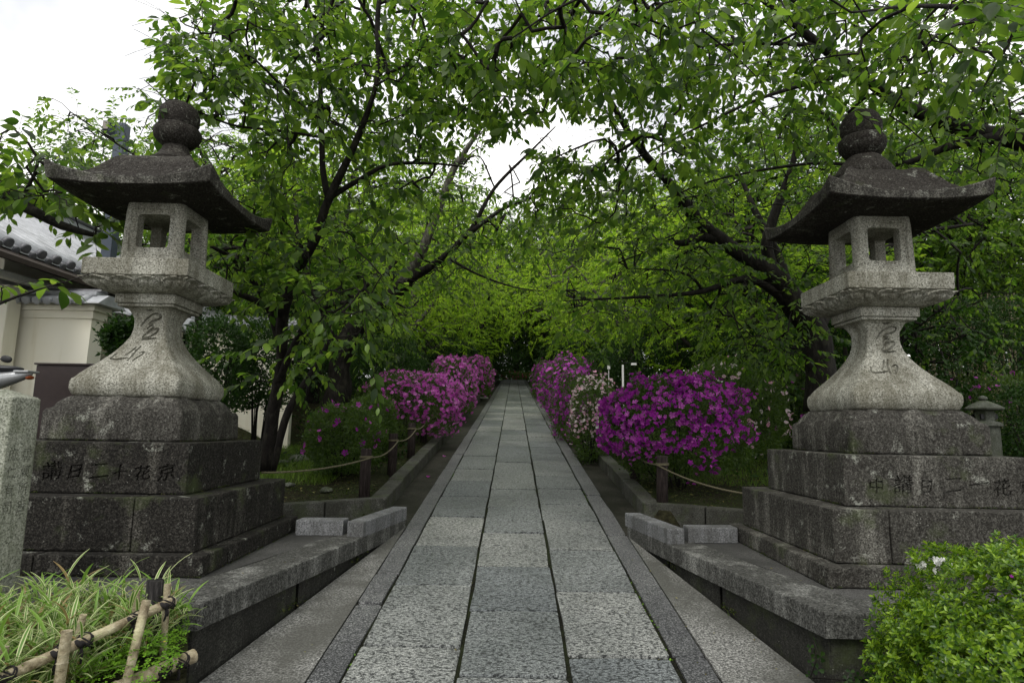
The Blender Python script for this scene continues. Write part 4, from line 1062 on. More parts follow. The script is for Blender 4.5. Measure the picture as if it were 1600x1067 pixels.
TREES = [('maple', 0, -4.6, 14, 1, 0), ('maple', 1, -3.9, 20, .9, 1), ('cherry', 0, -7.5, 15, .85, 2), ('evergreen', 1, -5.3, 11.6, .8, 0), ('maple', 0, -2.9, 27, 1, 2.5), ('maple', 1, -6.5, 25, 1, 4), ('cherry', 1, -9.5, 21, .9, 1),
         ('evergreen', 0, -11, 28, 1, 1), ('maple', 1, -4, 35, 1.35, 2), ('cherry', 0, -8, 37, 1.1, 5), ('evergreen', 0, -4.2, 43, 1.2, 3), ('evergreen', 0, -13, 38, 1.2, 3), ('cherry', 1, -17, 26, 1.0, 3), ('evergreen', 0, -18, 40, 1.3, 0),
         ('maple', 0, 4.4, 12.2, .9, 1), ('maple', 1, 3.8, 18, .8, 3), ('cherry', 0, 6.8, 13.5, .95, 4), ('cherry', 1, 9.5, 17, .9, 0), ('evergreen', 1, 5.6, 10.2, .75, 2), ('maple', 0, 3.2, 25, 1, 4.2), ('maple', 1, 7, 23, 1, 1.2), ('cherry', 0, 11.5, 24, 1.05, 2),
         ('evergreen', 0, 13.5, 20, .9, 2), ('maple', 1, 3.6, 33, 1.35, 0.3), ('cherry', 1, 8, 32, 1.05, 3), ('evergreen', 0, 13, 33, 1.2, 5), ('evergreen', 0, 4.4, 42, 1.2, 1), ('cherry', 0, 8.5, 42, 1.3, 3), ('cherry', 0, 12.5, 12, .9, 5),
         ('evergreen', 0, -3.5, 56, 1, 1), ('evergreen', 0, 3, 57, 1, 3), ('cherry', 1, 0.2, 60, 1.75, 5), ('cherry', 1, -5, 56, 1.7, 3), ('cherry', 1, 5, 57, 1.7, 1), ('evergreen', 1, -2.2, 52.5, .9, 2), ('evergreen', 1, 2.6, 53, .9, 4), ('evergreen', 1, .3, 56, .9, 1),
         ('cherry', 0, 16, 28, 1.2, 0), ('evergreen', 0, 19, 38, 1.4, 1), ('evergreen', 1, -3.7, 16.8, .6, 3), ('evergreen', 1, 3.3, 15.5, .6, 1), ('evergreen', 1, -2.8, 23, .6, 1), ('evergreen', 1, 2.9, 21.5, .6, 4), ('evergreen', 1, -2.7, 31, .7, 1), ('evergreen', 1, 2.8, 29, .7, 4)]
TREES += [('evergreen', 0, -9, 33, 1.1, 2), ('evergreen', 0, 9.5, 27, 1.1, 4), ('evergreen', 0, 5.2, 37, 1.0, 2), ('evergreen', 0, -5.5, 31, .8, 5), ('evergreen', 1, 6.3, 17, 1.1, 3), ('evergreen', 1, -6.5, 18.5, 1.1, 3),
          ('maple', 1, -5.2, 29, 1.1, 5), ('maple', 0, 5.3, 21, 1, 0), ('evergreen', 1, -4.2, 49, 1.3, 2), ('evergreen', 1, 4.4, 48, 1.3, 2), ('evergreen', 0, 1.8, 60, 1.0, 0), ('evergreen', 0, -1.8, 59, 1.0, 2), ('cherry', 1, 14, 18, 1, 2), ('evergreen', 0, 20, 24, 1.3, 0), ('evergreen', 0, -2.6, 47, .9, 1), ('evergreen', 0, 2.8, 46.5, .9, 3), ('cherry', 0, -2.9, 39, 1.1, 2), ('cherry', 0, 3, 38, 1.1, 4)]  # evergreens around the far end of the path added to darken it
ORDN = ['nearest', 'second nearest', 'third nearest', 'fourth nearest', 'fifth nearest', 'sixth nearest', 'seventh nearest', 'eighth nearest', 'ninth nearest', 'tenth nearest', 'eleventh nearest']
from collections import defaultdict
byk = defaultdict(list)
for t in TREES: byk[(t[0], t[1], 'left' if t[2] < 0 else 'right')].append(t)
SHAPE = {('maple', 0): 'low bright yellow-green maple', ('maple', 1): 'tall yellow-green maple with pale trunk', ('cherry', 0): 'broad mid-green cherry', ('cherry', 1): 'tall mid-green cherry', ('evergreen', 0): 'tall dark evergreen', ('evergreen', 1): 'low dark bushy evergreen'}
for key, ts in byk.items():
    for j, t in enumerate(sorted(ts, key=lambda t: t[3])):
        place_tree(*t, label='%s %s of the path, %s of its kind' % (SHAPE[key[:2]], key[2], ORDN[j]))

# far woodland mass on the rising ground beyond
rng = np.random.default_rng(55); n = 42000
x = rng.uniform(-75, 75, n); y = rng.uniform(66, 120, n); h = rng.uniform(.2, 1, n)**.6
hh = np.array([5 + 5*noise.noise(Vector((a*.12, b*.12, 0))) + 2*noise.noise(Vector((a*.4, b*.4, 2))) for a, b in zip(x, y)])
z = np.array([gz(a, b) for a, b in zip(x, y)]) + h*np.maximum(hh, 1)
P = np.column_stack([x, y, z]); S = rng.uniform(.35, .7, n)
bake('far_woodland', LEAF_LO, P, frames(P, rng.normal(size=(n, 3)), rng.normal(size=(n, 3))*.6+[0, -.3, 1], S), 'dark_leaf')
# wooded hillside on the left behind the roofs
n = 16000; x = rng.uniform(-70, -16, n); y = rng.uniform(30, 62, n); h = rng.uniform(.1, 1, n)
z = np.array([gz(a, b) + (7+4*noise.noise(Vector((a*.1, b*.1, 7)))+3*noise.noise(Vector((a*.3, b*.3, 2))))*c for a, b, c in zip(x, y, h)])
P = np.column_stack([x, y, z]); S = rng.uniform(.3, .55, n)
bake('hillside_woodland', LEAF_LO, P, frames(P, rng.normal(size=(n, 3)), rng.normal(size=(n, 3))*.6+[0, -.3, 1], S), 'dark_leaf')

# ------------------------------------------------------------------ azaleas and shrubs
def flower_template():
    V = [(0, 0, -.25)]; Fc = []
    for k in range(5):
        a = k*2*math.pi/5; b0 = len(V)
        for da, r, z in ((-.54, .5, .16), (-.42, .86, .42), (0, 1.04, .2), (.42, .86, .3), (.54, .5, .1), (0, .55, -.12)):
            V.append((math.cos(a+da)*r*.5, math.sin(a+da)*r*.5, z*.5))
        for t in ((0, b0, b0+5), (b0, b0+1, b0+5), (b0+1, b0+2, b0+5), (b0+2, b0+3, b0+5), (b0+3, b0+4, b0+5), (b0+4, 0, b0+5)): Fc.append(t)
    return np.array(V, float), np.array(Fc)
FLOWER = flower_template()
V_, F_ = [(0, 0, -.1)], []
for k in range(5):
    a = k*2*math.pi/5; b0 = len(V_)
    for da in (-.5, .5): V_.append((math.cos(a+da)*.5, math.sin(a+da)*.5, .1))
    F_.append((0, b0, b0+1))
FLOWER_LO = (np.array(V_), np.array(F_))
def surf_points(rng, n, c, R, bumpy=.12, shell=(.78, 1.02), zmin=-.95, seed=0, square=2.6):
    """points with outward normals through the outer shell of a rounded clipped bush"""
    d = rng.normal(size=(n*2, 3)); d /= np.linalg.norm(d, axis=1)[:, None]; d = d[d[:, 2] > zmin][:n]
    k = (np.abs(d)**square).sum(1)**(-1/square)
    
    nn = np.array([noise.noise(Vector(q*2.6)+Vector((seed, 0, 0)))+.5*noise.noise(Vector(q*7)+Vector((0, seed, 0))) for q in d])
    r = k*(1+bumpy*nn)
    sh = rng.uniform(0, 1, len(d))**.5*(shell[1]-shell[0])+shell[0]
    P = np.array(c) + d*np.array(R)*(r*sh)[:, None]; N = d/np.array(R); N /= np.linalg.norm(N, axis=1)[:, None]
    return P, N, sh, d
def bush(name, label, group, c, R, nleaf, leaf, mat, nfl=0, fl=.08, fmat='purple', seed=1, fbias=None, k=300, kl=0, hi=LEAF_NARROW, lo=LEAF_NLO, minpx=9, cat='azalea bush', bumpy=.24, stems=True, shell=(.72, 1.02), flmin=9):
    rng = np.random.default_rng(seed); cx, cy, cz = c
    e = empty(name, (cx, cy, cz-R[2]*.75), label, cat, group)
    P, N, sh, d = surf_points(rng, nleaf, c, R, bumpy, shell, seed=seed)
    sprig = rng.random(len(P)) < .1; P = P + N*(sprig*rng.uniform(.0, .09, len(P)))[:, None]
    dv = N*.8 + rng.normal(size=P.shape)*.75 + [0, 0, .35]; S = rng.uniform(*leaf, len(P))
    nn = N + rng.normal(size=P.shape)*.6 + [0, 0, .3]
    fr = frames(P, dv, nn, S)
    foliage(e, P, fr, S, mat, hi, lo, kl, minpx)
    if nfl:
        P, N, sh, d = surf_points(rng, nfl*3, c, R, bumpy, (.98, 1.05), seed=seed)
        w_ = np.array([noise.noise(Vector(q)*2.6+Vector((seed*2, 1, 0)))+.6*noise.noise(Vector(q)*6+Vector((seed, 4, 0))) for q in P])*1.15 + rng.uniform(0, 1, len(P))
        w_ = w_ - .45*d[:, 1] - .5*(d[:, 2] < -.45)
        if fbias is not None: w_ = w_ + fbias(d)
        sel = np.argsort(-w_)[:nfl]; P, N = P[sel], N[sel]
        S = rng.uniform(.65, 1.2, len(P))*fl
        P = P + N*rng.uniform(-.03, .035, len(P))[:, None]
        zaxis = N + rng.normal(size=P.shape)*.55; ax = np.cross(zaxis, rng.normal(size=P.shape))
        fr = frames(P, ax, zaxis, S)
        foliage(e, P, fr, S, fmat, FLOWER, FLOWER if R[0] > .8 and cy < 9 else FLOWER_LO, k, flmin, 'blossom', 'blossoms')
    if stems:
        g = Geo(); zb = gz(cx, cy)
        for i in range(14):
            a = rng.uniform(0, 6.28); r = rng.uniform(.3, .75); p1 = np.array([cx+math.cos(a)*R[0]*r, cy+math.sin(a)*R[1]*r, cz+R[2]*rng.uniform(-.1, .5)])
            p0 = np.array([cx+math.cos(a)*R[0]*r*.25, cy+math.sin(a)*R[1]*r*.25, zb-.05]); md = (p0*.5+p1*.5)*[1, 1, 1] + rng.normal(size=3)*.05
            g.tube(smooth_path(np.array([p0, md, p1]), .15), np.linspace(.012, .004, len(smooth_path(np.array([p0, md, p1]), .15))), 5)
        mobj('stems', g.mesh('stems'), 'bark', e)
    return e
def bc(x0, x1, y0, y1, Y, ry=None):
    drop = True
    """centre and radii of a bush seen between these pixels at depth Y"""
    a = at(x0, (y0+y1)/2, Y); b_ = at(x1, (y0+y1)/2, Y); t = at((x0+x1)/2, y0, Y); u = at((x0+x1)/2, y1, Y)
    rx = (b_[0]-a[0])/2; bz_ = max(gz((a[0]+b_[0])/2, Y)+.06, gz(max(min(a[0], 99), -99), Y) if abs(a[0]) > 1.5 else 0) if y0 > 555 and y1 != 738 else u[2]
    rz = (t[2]-bz_)/2; return ((a[0]+b_[0])/2, Y, (t[2]+bz_)/2), (rx, ry or rx, rz)
GL, GR = 'azalea bushes along the left kerb', 'azalea bushes along the right kerb'
c, R = bc(952, 1166, 594, 738, 7.35, .7)
bush('azalea_bush', 'large rounded azalea covered in deep purple blossoms at the first right-hand fence posts', GR, c, R, 26000, (.03, .048), 'azalea_leaf', 1250, .066, 'purple', 11, lambda d: .5*(-d[:, 0])*(d[:, 1] < .3) + .25*(d[:, 2]) - .5*(d[:, 1] > .4), flmin=9)
c, R = bc(1062, 1216, 568, 672, 9.2, .8)
bush('azalea_bush', 'green azalea with scattered pale pink blossoms behind the large purple bush', GR, c, R, 15000, (.035, .055), 'azalea_leaf', 110, .07, 'white_pink', 12, lambda d: .6*d[:, 2]*(d[:, 0] < 0)+.3*d[:, 0])
c, R = bc(893, 962, 592, 670, 9.9, .55)
bush('azalea_bush', 'small azalea covered in white and pink blossoms between the purple ones', GR, c, R, 9000, (.035, .055), 'azalea_leaf', 420, .055, 'white_pink', 13, lambda d: .5*d[:, 2])
c, R = bc(864, 925, 580, 655, 12.2, .9)
bush('azalea_bush', 'purple azalea directly behind the white and pink one', GR, c, R, 8000, (.04, .06), 'azalea_leaf', 560, .07, 'purple', 14, lambda d: -.4*d[:, 0])
c, R = bc(845, 932, 562, 622, 16.5, 1.6)
bush('azalea_bush', 'long purple azalea with a green top further up the right side', GR, c, R, 9000, (.05, .075), 'azalea_leaf', 620, .09, 'purple', 15, lambda d: -.5*d[:, 0]-.2*d[:, 2])
c, R = bc(832, 862, 570, 606, 26, 3)
bush('azalea_bush', 'farthest purple azalea on the right, near the dark end of the path', GR, c, R, 6000, (.07, .1), 'azalea_leaf', 240, .14, 'purple', 16)
c, R = bc(566, 718, 586, 676, 11.2, 1.0)
bush('azalea_bush', 'big mounded azalea thick with bright pink purple blossoms on its path side', GL, c, R, 15000, (.035, .055), 'azalea_leaf', 1250, .068, 'pink', 17, lambda d: .9*d[:, 0]+.3*d[:, 2], flmin=7)
c, R = bc(484, 592, 636, 706, 7.7, .55)
bush('azalea_bush', 'mostly green azalea with a few crimson blossoms nearest the left lantern', GL, c, R, 15000, (.03, .048), 'azalea_leaf', 46, .07, 'purple', 18, lambda d: .4*d[:, 2])
c, R = bc(548, 616, 622, 690, 9, .45)
bush('azalea_bush', 'olive green azalea with hardly any blossom between the mostly green and the big pink one', GL, c, R, 11000, (.035, .05), 'azalea_leaf', 8, .07, 'purple', 19)
c, R = bc(676, 742, 564, 640, 16, 1.8)
bush('azalea_bush', 'pink azalea behind the big mounded one on the left', GL, c, R, 9000, (.05, .07), 'azalea_leaf', 760, .085, 'pink', 20, lambda d: .6*d[:, 0]+.4*d[:, 2])
c, R = bc(728, 768, 565, 618, 25, 3.5)
bush('azalea_bush', 'farthest pink azalea on the left, near the dark end of the path', GL, c, R, 8000, (.07, .1), 'azalea_leaf', 340, .14, 'pink', 21, lambda d: .4*d[:, 0])
# darker shrubs and azaleas further from the path
for px0, px1, py0, py1, Y, ry, nf, fm, lab in (
    (1216, 1290, 588, 660, 9.8, .6, 30, 'purple', 'dark azalea with a few purple blossoms in the shade beside the thick trunk'),
    (1470, 1640, 585, 668, 10.2, .7, 70, 'purple', 'shaded azalea with purple blossoms behind the small stone lantern'),
    (1440, 1560, 470, 560, 11.5, .8, 0, 'purple', 'clipped green shrub under the bamboo poles at the right'),
    (1530, 1700, 470, 600, 10.8, .8, 0, 'purple', 'leafy green shrub at the right edge behind the lantern platform'),
    (1550, 1700, 600, 700, 8.6, .6, 0, 'purple', 'low dark green shrub at the right edge above the plinth'),
    (545, 660, 530, 610, 13.5, .9, 0, 'purple', 'glossy green shrub between the leaning trunk and the pink azalea'),
    (300, 385, 500, 640, 7.6, .5, 0, 'purple', 'open leafy shrub in front of the cream wall beside the left lantern'),
    (370, 450, 505, 640, 8.4, .5, 0, 'purple', 'leafy hedge shrub behind the slender dark trunk'),
    (178, 222, 505, 560, 6.1, .22, 0, 'purple', 'small leafy shrub showing left of the left lantern shaft'),
    (1080, 1200, 520, 580, 12.5, .9, 0, 'purple', 'layered green shrub behind the large purple azalea'),
    (940, 1060, 530, 600, 14.5, .9, 0, 'purple', 'dark green shrub behind the white sign post')):
    c, R = bc(px0, px1, py0, py1, Y, ry)
    bush('shrub' if not nf else 'azalea_bush', lab, 'shrubs away from the path', c, R, 8000 if nf else 6500, (.04, .065), 'azalea_leaf' if nf else 'dark_leaf', nf, .08, fm, int(px0), cat='shrub' if not nf else 'azalea bush', bumpy=.3, lo=LEAF_LO)
# crimson band at the head of the path
for i in range(4):
    bush('azalea_bush', ('leftmost', 'second', 'third', 'rightmost')[i] + ' of the low crimson azaleas closing the far end of the path', 'crimson azaleas at the far end', (-1.3+i*.95, 51.5, 5.85), (.6, .5, .42), 1500, (.08, .12), 'azalea_leaf', 22, .12, 'red', 60+i, stems=False, k=0, kl=0)
# trailing undergrowth in the woodland
rng = np.random.default_rng(77); n = 60000
x = rng.uniform(1.6, 16, n)*rng.choice([-1, 1], n); y = 8 + rng.uniform(0, 1, n)**1.3*44
keep = ~((x < -3.3) & (y < 11)); x, y = x[keep], y[keep]
nz_ = np.array([noise.noise(Vector((a*.8, b*.8, 0))) for a, b in zip(x, y)])
z = np.array([gz(a, b) for a, b in zip(x, y)]) + np.maximum(0, .12 + .5*nz_)*rng.uniform(0, 1, len(x))*np.minimum(1.6, y/12)
P = np.column_stack([x, y, z]); S = rng.uniform(.05, .11, len(x))
bake('undergrowth', LEAF_LO, P, frames(P, rng.normal(size=P.shape), rng.normal(size=P.shape)*.5+[0, 0, 1], S), 'dark_leaf')
# ground cover and litter in the beds close by
n = 30000; x = rng.uniform(1.46, 5.2, n)*rng.choice([-1, 1], n); y = rng.uniform(5.7, 12, n)
k = ~((np.abs(x) < 2.2) & (y < 6.5 - (np.abs(x)-1.4)*.5)) & (np.array([gz(a, b) for a, b in zip(x, y)]) > .55); x, y = x[k], y[k]
dens = np.array([noise.noise(Vector((a*1.8, b*1.8, 4))) for a, b in zip(x, y)]); k = dens > -.25; x, y = x[k], y[k]
P = np.column_stack([x, y, [gz(a, b)+.004 for a, b in zip(x, y)]]) + np.column_stack([np.zeros(len(x)), np.zeros(len(x)), rng.uniform(0, .035, len(x))])
bake('ground_cover', LEAF_LO, P, frames(P, rng.normal(size=P.shape)*[1, 1, .4], rng.normal(size=P.shape)*.4+[0, 0, 1], rng.uniform(.015, .035, len(x))), 'moss_leaf')
n = 900; x = rng.uniform(1.5, 4.5, n)*rng.choice([-1, 1], n, p=[.4, .6]); y = rng.uniform(5.9, 11, n); z = np.array([gz(a, b)+.02 for a, b in zip(x, y)]); k = z > .6; x, y, z = x[k], y[k], z[k]
P = np.column_stack([x, y, z]); bake('leaf_litter', LEAF_LO, P, frames(P, rng.normal(size=P.shape)*[1, 1, .2], rng.normal(size=P.shape)*.3+[0, 0, 1], rng.uniform(.03, .06, len(x))), 'litter')
n = 420; x = rng.uniform(-3.2, 3.2, n); y = rng.uniform(2.2, 5.6, n); P = []
for a, b in zip(x, y):
    el, er = TL(max(b, 2.97)), TR(max(b, 3.03))
    if el < a < er: z = pz(b)+.004; keep_ = abs(a) > .9 or rng.random() < .25
    elif b > 3.05 and (a < el-.05 or a > er+.05): z = TZ+.003; keep_ = not (abs(abs(a)-2.5) < .85 and b > 3.4)
    else: continue
    if keep_: P.append((a, b, z))
P = np.array(P); bake('scattered_litter', LEAF_LO, P, frames(P, rng.normal(size=P.shape)*[1, 1, .1], rng.normal(size=P.shape)*.25+[0, 0, 1], rng.uniform(.008, .024, len(P))), 'litter')
# weeds along the foot of the terrace walls and in the plinth corners
P = []
for _ in range(900):
    b = rng.uniform(3.1, 5.6); sx_ = rng.choice([-1, 1]); e0 = TL(b)-.03 if sx_ < 0 else TR(b)+.03
    if noise.noise(Vector((b*2.2, sx_*5, 3))) < .22: continue
    P.append((e0 - sx_*abs(rng.normal())*.02, b, pz(b)+rng.uniform(0, .03)))
P = np.array(P)
if len(P): bake('wall_foot_weeds', LEAF_LO, P, frames(P, rng.normal(size=P.shape)*[1, 1, .3]+[0, 0, .4], rng.normal(size=P.shape)*.4+[0, 0, 1], rng.uniform(.012, .03, len(P))), 'moss_leaf')
# grass on the lit ground right of the azaleas
BL = (np.array([(0, .5, 0), (0, -.5, 0), (.35, .4, .5), (.35, -.4, .5), (.9, 0, .9)]), np.array([(0, 1, 2), (1, 3, 2), (2, 3, 4)]))
def grass_patch(name, xs_, ys_, n, h, wdt, mat, seed):
    rng = np.random.default_rng(seed); x = rng.uniform(*xs_, n); y = rng.uniform(*ys_, n); P = np.column_stack([x, y, [gz(a, b)-.005 for a, b in zip(x, y)]])
    a = rng.uniform(0, 6.28, n); hh = rng.uniform(*h, n); Lv = np.column_stack([np.cos(a), np.sin(a), np.zeros(n)])*(hh*.7)[:, None]; Sv = np.column_stack([-np.sin(a), np.cos(a), np.zeros(n)])*wdt; Nv = np.column_stack([np.zeros(n), np.zeros(n), hh])
    bake(name, BL, P, np.stack([Lv, Sv, Nv], 2), mat)
grass_patch('grass', (2.2, 7.5), (7.6, 12), 26000, (.03, .07), .006, 'grass_leaf', 5)
grass_patch('grass', (-3.6, -2.1), (7.2, 10), 7000, (.04, .12), .006, 'grass_leaf', 6)
grass_patch('grass', (3.4, 8), (5.9, 7.6), 7000, (.03, .07), .006, 'grass_leaf', 8)
# weeds in the joints of the path
n = 420; rng = np.random.default_rng(9); xx = rng.choice([-.77, -.247, .293, .825], n, p=[.4, .1, .1, .4]) + rng.normal(size=n)*.006; yy = rng.uniform(2.5, 9, n)
k = np.array([noise.noise(Vector((a*3, b*1.6, 2))) > .3 for a, b in zip(xx, yy)]); xx, yy = xx[k], yy[k]
P = np.column_stack([xx, yy, [pz(b)-.01 for b in yy]]); bake('joint_weeds', LEAF_LO, P, frames(P, rng.normal(size=P.shape)*[1, 1, .3]+[0, 0, .4], rng.normal(size=P.shape)*.4+[0, 0, 1], rng.uniform(.01, .024, len(P))), 'clover_leaf')
# fallen petals on gutter and kerb
for i, (px, py) in enumerate([(694, 713), (669, 745), (701, 676), (893, 694), (905, 676)]):
    p = pl(px, py, -.072 if i < 3 else .03); v = np.array([[p[0], p[1], p[2]+.006]])
    o = mobj('fallen_blossom', mesh_np('fallen_blossom', FLOWER[0]*.06+v, FLOWER[1], True), 'pink' if i < 3 else 'white_pink')
    tag(o, ('pink blossom lying in the left gutter beside the fence posts', 'pink blossom lying in the left gutter nearest the lantern', 'pink blossom lying in the left gutter farthest up', 'pale blossom lying in the right gutter', 'pale blossom lying on the right kerb farther up')[i], 'blossom', 'fallen azalea blossoms')

# ------------------------------------------------------------------ rope fences on round posts
def rope(pts, sag, r=.008):
    out_ = []
    for i in range(len(pts)-1):
        a, b_ = np.array(pts[i]), np.array(pts[i+1]); s = sag if not hasattr(sag, '__len__') else sag[i]
        for j in range(14):
            t = j/14; out_.append(a*(1-t)+b_*t-np.array([0, 0, 4*s*t*(1-t)]))
    out_.append(np.array(pts[-1])); out_ = np.array(out_)
    g = Geo()
    for ph in (0, 2.09, 4.19):   # three twisted strands
        d = np.linalg.norm(np.diff(out_, axis=0), axis=1); L_ = np.concatenate([[0], np.cumsum(d)]); tt = np.linspace(0, L_[-1], int(L_[-1]/.02)); Q = np.column_stack([np.interp(tt, L_, out_[:, i]) for i in range(3)])
        Tn = np.gradient(Q, axis=0); Tn /= np.linalg.norm(Tn, axis=1)[:, None]; S = np.cross(Tn, [0, 0, 1.]); S /= np.linalg.norm(S, axis=1)[:, None]; U = np.cross(S, Tn); ang = tt*45+ph
        g.tube(Q + (S*np.cos(ang)[:, None]+U*np.sin(ang)[:, None])*r*.5, r*.62, 5)
    return g.mesh('rope')
posts = {-1: [(569, 777, 6.35), (612, 740, None), (642, 714, None)], 1: [(1035, 790, None), (992, 751, None), (940, 706, None), (924, 690, None)]}
ORD = ['nearest', 'second nearest', 'third', 'fourth']
for sx in (-1, 1):
    tops = []
    base = [pl(px, py, .06) for px, py, _ in posts[sx]]
    last = base[-1]; yv = last[1]
    while yv < 22: yv += 1.7; base.append(np.array([sx*1.56, yv, pz(yv)+.06]))
    for i, p in enumerate(base):
        side = 'left' if sx < 0 else 'right'; h = .5; r = .056
        lab = '%s round dark timber post of the rope fence along the %s kerb' % (ORD[i], side) if i < 4 else 'round dark timber rope post among the azaleas along the %s kerb, %dth from the lantern' % (side, i+1)
        e = empty('rope_post', tuple(p), lab, 'post', 'round timber rope posts' if i < 4 else 'rope posts among the %s azaleas' % side)
        lx = random.uniform(-.012, .012)
        mobj('shaft', Geo().tube([p-[0, 0, .1], p+[lx*.5, 0, h*.5], p+[lx, 0, h-.012], p+[lx, 0, h]], [r*1.02, r, r*.99, r*.9], 14, .08, i).mesh('shaft'), 'post_wood', e)
        # rope wrapped round the post
        th = np.linspace(0, 4*math.pi, 40); mobj('rope_binding', Geo().tube(np.column_stack([p[0]+lx*.8+np.cos(th)*(r+.006), p[1]+np.sin(th)*(r+.006), p[2]+h-.1+th*.0016]), .007, 5).mesh('rope_binding'), 'rope', e)
        tops.append(p+np.array([lx*.8, 0, h-.09]) + np.array([-sx*(r+.008), 0, 0]))
    tip = pl(410, 738, .2) if sx < 0 else pl(1163, 770, .2)
    tip = at(409, 738, 5.0) if sx < 0 else at(1163, 771, 5.1)
    pts = [tip] + tops
    rp_ = mobj('rope', rope(pts, [.04]+[.055]*(len(tops)-1)), 'rope'); tag(rp_, 'sagging pale rope strung from the %s lantern plinth along the timber posts' % ('left' if sx < 0 else 'right'), 'rope', 'hemp ropes of the kerb fences')
# little tag hanging on the right rope
p = at(933, 664, base[2][1] if False else 8.5)
o = boxo('plant_tag', (p[0]-.02, p[0]+.02, p[1]-.003, p[1]+.003, p[2]-.05, p[2]+.05), 'sign_white', None, .002); tag(o, 'small white plant tag hanging at the right kerb between two rope posts', 'tag')
# white signs beyond the right azaleas
e = empty('garden_sign', tuple(at(975, 640, 11.5)), 'white post with a small name board behind the right azaleas', 'sign')
a = at(973, 570, 11.5); g0 = gz(a[0], 11.5)
boxo('post', (a[0]-.017, a[0]+.017, 11.48, 11.52, g0-.05, a[2]), 'sign_white', e, .004)
b_ = at(990, 569, 11.5); boxo('name_board', (b_[0]-.05, b_[0]+.05, 11.47, 11.485, b_[2]-.02, b_[2]+.02), 'sign_white', e, .003)
boxo('arm', (a[0]+.017, b_[0]+.05, 11.49, 11.51, b_[2]+.021, b_[2]+.031), 'black', e, .002)
e = empty('plant_label', tuple(at(951, 640, 12.5)), 'small white plant label left of the white post behind the azaleas', 'sign')
a = at(951, 573, 12.5); boxo('stake', (a[0]-.006, a[0]+.006, 12.49, 12.51, gz(a[0], 12.5)-.05, a[2]), 'sign_white', e, .002); boxo('plate', (a[0]-.03, a[0]+.03, 12.475, 12.487, a[2]-.05, a[2]+.05), 'sign_white', e, .003, rot=.2)
e = empty('plant_label', tuple(at(845, 590, 27)), 'tiny white stake standing left of the farthest right azalea', 'sign')
a = at(845, 565, 27); boxo('stake', (a[0]-.02, a[0]+.02, 26.98, 27.02, gz(a[0], 27)-.1, a[2]), 'sign_white', e, .004)
# pale board over the left gutter
p = pl(752, 621, .05); e = empty('drain_cover', tuple(p), 'pale flat drain cover lying across the left gutter below the pink azaleas', 'drain cover')
boxo('plate', (-1.42, -.99, p[1]-.25, p[1]+.15, pz(p[1])+.02, pz(p[1])+.05), 'sign_white', e, .006); boxo('foot', (-1.3, -1.22, p[1]-.1, p[1], pz(p[1])-.08, pz(p[1])+.018), 'kerb', e, .004)

# ------------------------------------------------------------------ rocks and small lantern
def rock(name, c, R, label, seed, mat='old_stone', rz=0):
    b = bmesh.new(); bmesh.ops.create_icosphere(b, subdivisions=3, radius=1)
    for v in b.verts:
        q = v.co.copy(); d = 1 + .25*noise.noise(q*1.3+Vector((seed, 0, 0))) + .12*noise.noise(q*3+Vector((0, seed, 0))); v.co = Vector((q.x*R[0]*d, q.y*R[1]*d, q.z*R[2]*d)) + Vector(c)
    o = mobj(name, mesh_bm(name, b, False), mat); tag(o, label, 'rock')
    return o
a = at(1206, 612, 10.6); rock('rock', (a[0], a[1], a[2]), (.12, .1, .3), 'upright grey boulder behind the azaleas near the thick trunk', 3)
for i, (px, py, s, l) in enumerate([(466, 718, .15, 'flat mossy stone at the foot of the slender tree behind the left plinth'), (510, 765, .07, 'small pale stone in the moss beside the nearest left post'), (452, 757, .06, 'small pale stone beside the corner of the left plinth'), (443, 722, .07, 'little grey stone beside the flat mossy one')]):
    a = pl(px, py, .08); rock('rock', (a[0], a[1], a[2]-.0), (s, s*.8, s*.45), l, i+8)
a = at(1538, 650, 8.4); x, y, z = a; z0 = gz(x, y)
e = empty('stone_lantern', (x, y, z0), 'miniature mossy stone lantern in the bed beyond the right lantern plinth', 'stone lantern')
n = 16; th = np.arange(n)*2*math.pi/n
def lat(P, mat, name, sides=16):
    th = np.arange(sides)*2*math.pi/sides; me = loft([np.column_stack([x+r*np.cos(th), y+r*np.sin(th), np.full(sides, zz)]) for r, zz in P]); mobj(name, me, mat, e)
zt = at(1538, 618, 8.4)[2]
lat([(.16, z0-.1), (.16, zt-.42), (.2, zt-.41), (.2, zt-.37), (.13, zt-.345)], 'old_stone', 'pedestal')
lat([(.12, zt-.345), (.13, zt-.24), (.11, zt-.2)], 'old_stone', 'fire_chamber', 6)
lat([(.1, zt-.2), (.24, zt-.195), (.25, zt-.175), (.2, zt-.14), (.1, zt-.09), (.05, zt-.07)], 'old_stone', 'roof', 6)
lat([(.03, zt-.07), (.055, zt-.045), (.05, zt-.02), (.01, zt+.0)], 'old_stone', 'finial')
for k in range(4):
    t_ = k*math.pi/2-.8; boxo('window', (x+.117*math.cos(t_)-.03, x+.117*math.cos(t_)+.03, y+.117*math.sin(t_)-.012, y+.117*math.sin(t_)+.012, zt-.32, zt-.25), 'black', e, .006)  # black blocks paint the darkness of the openings

# ------------------------------------------------------------------ bamboo pole screen at the far right
e = empty('bamboo_fence', tuple(at(1500, 520, 13)), 'pale bamboo pole screen seen through the branches at the right', 'fence')
rnd = random.Random(4)
for i in range(34):
    px = 1432 + i*4.6; p = at(px, rnd.uniform(455, 470), 13+.2*math.sin(i)); q = at(px+rnd.uniform(-14, 2), 515, 13); q[2] = gz(q[0], 13)
    tube_obj('bamboo_pole', [q, (p+q)/2, p], [.022, .02, .017], 'bamboo', e, 6)
for py in (478, 498):
    a, b_ = at(1428, py, 12.95), at(1592, py, 12.95); tube_obj('rail', [a, (a+b_)/2, b_], [.022]*3, 'bamboo', e, 6)

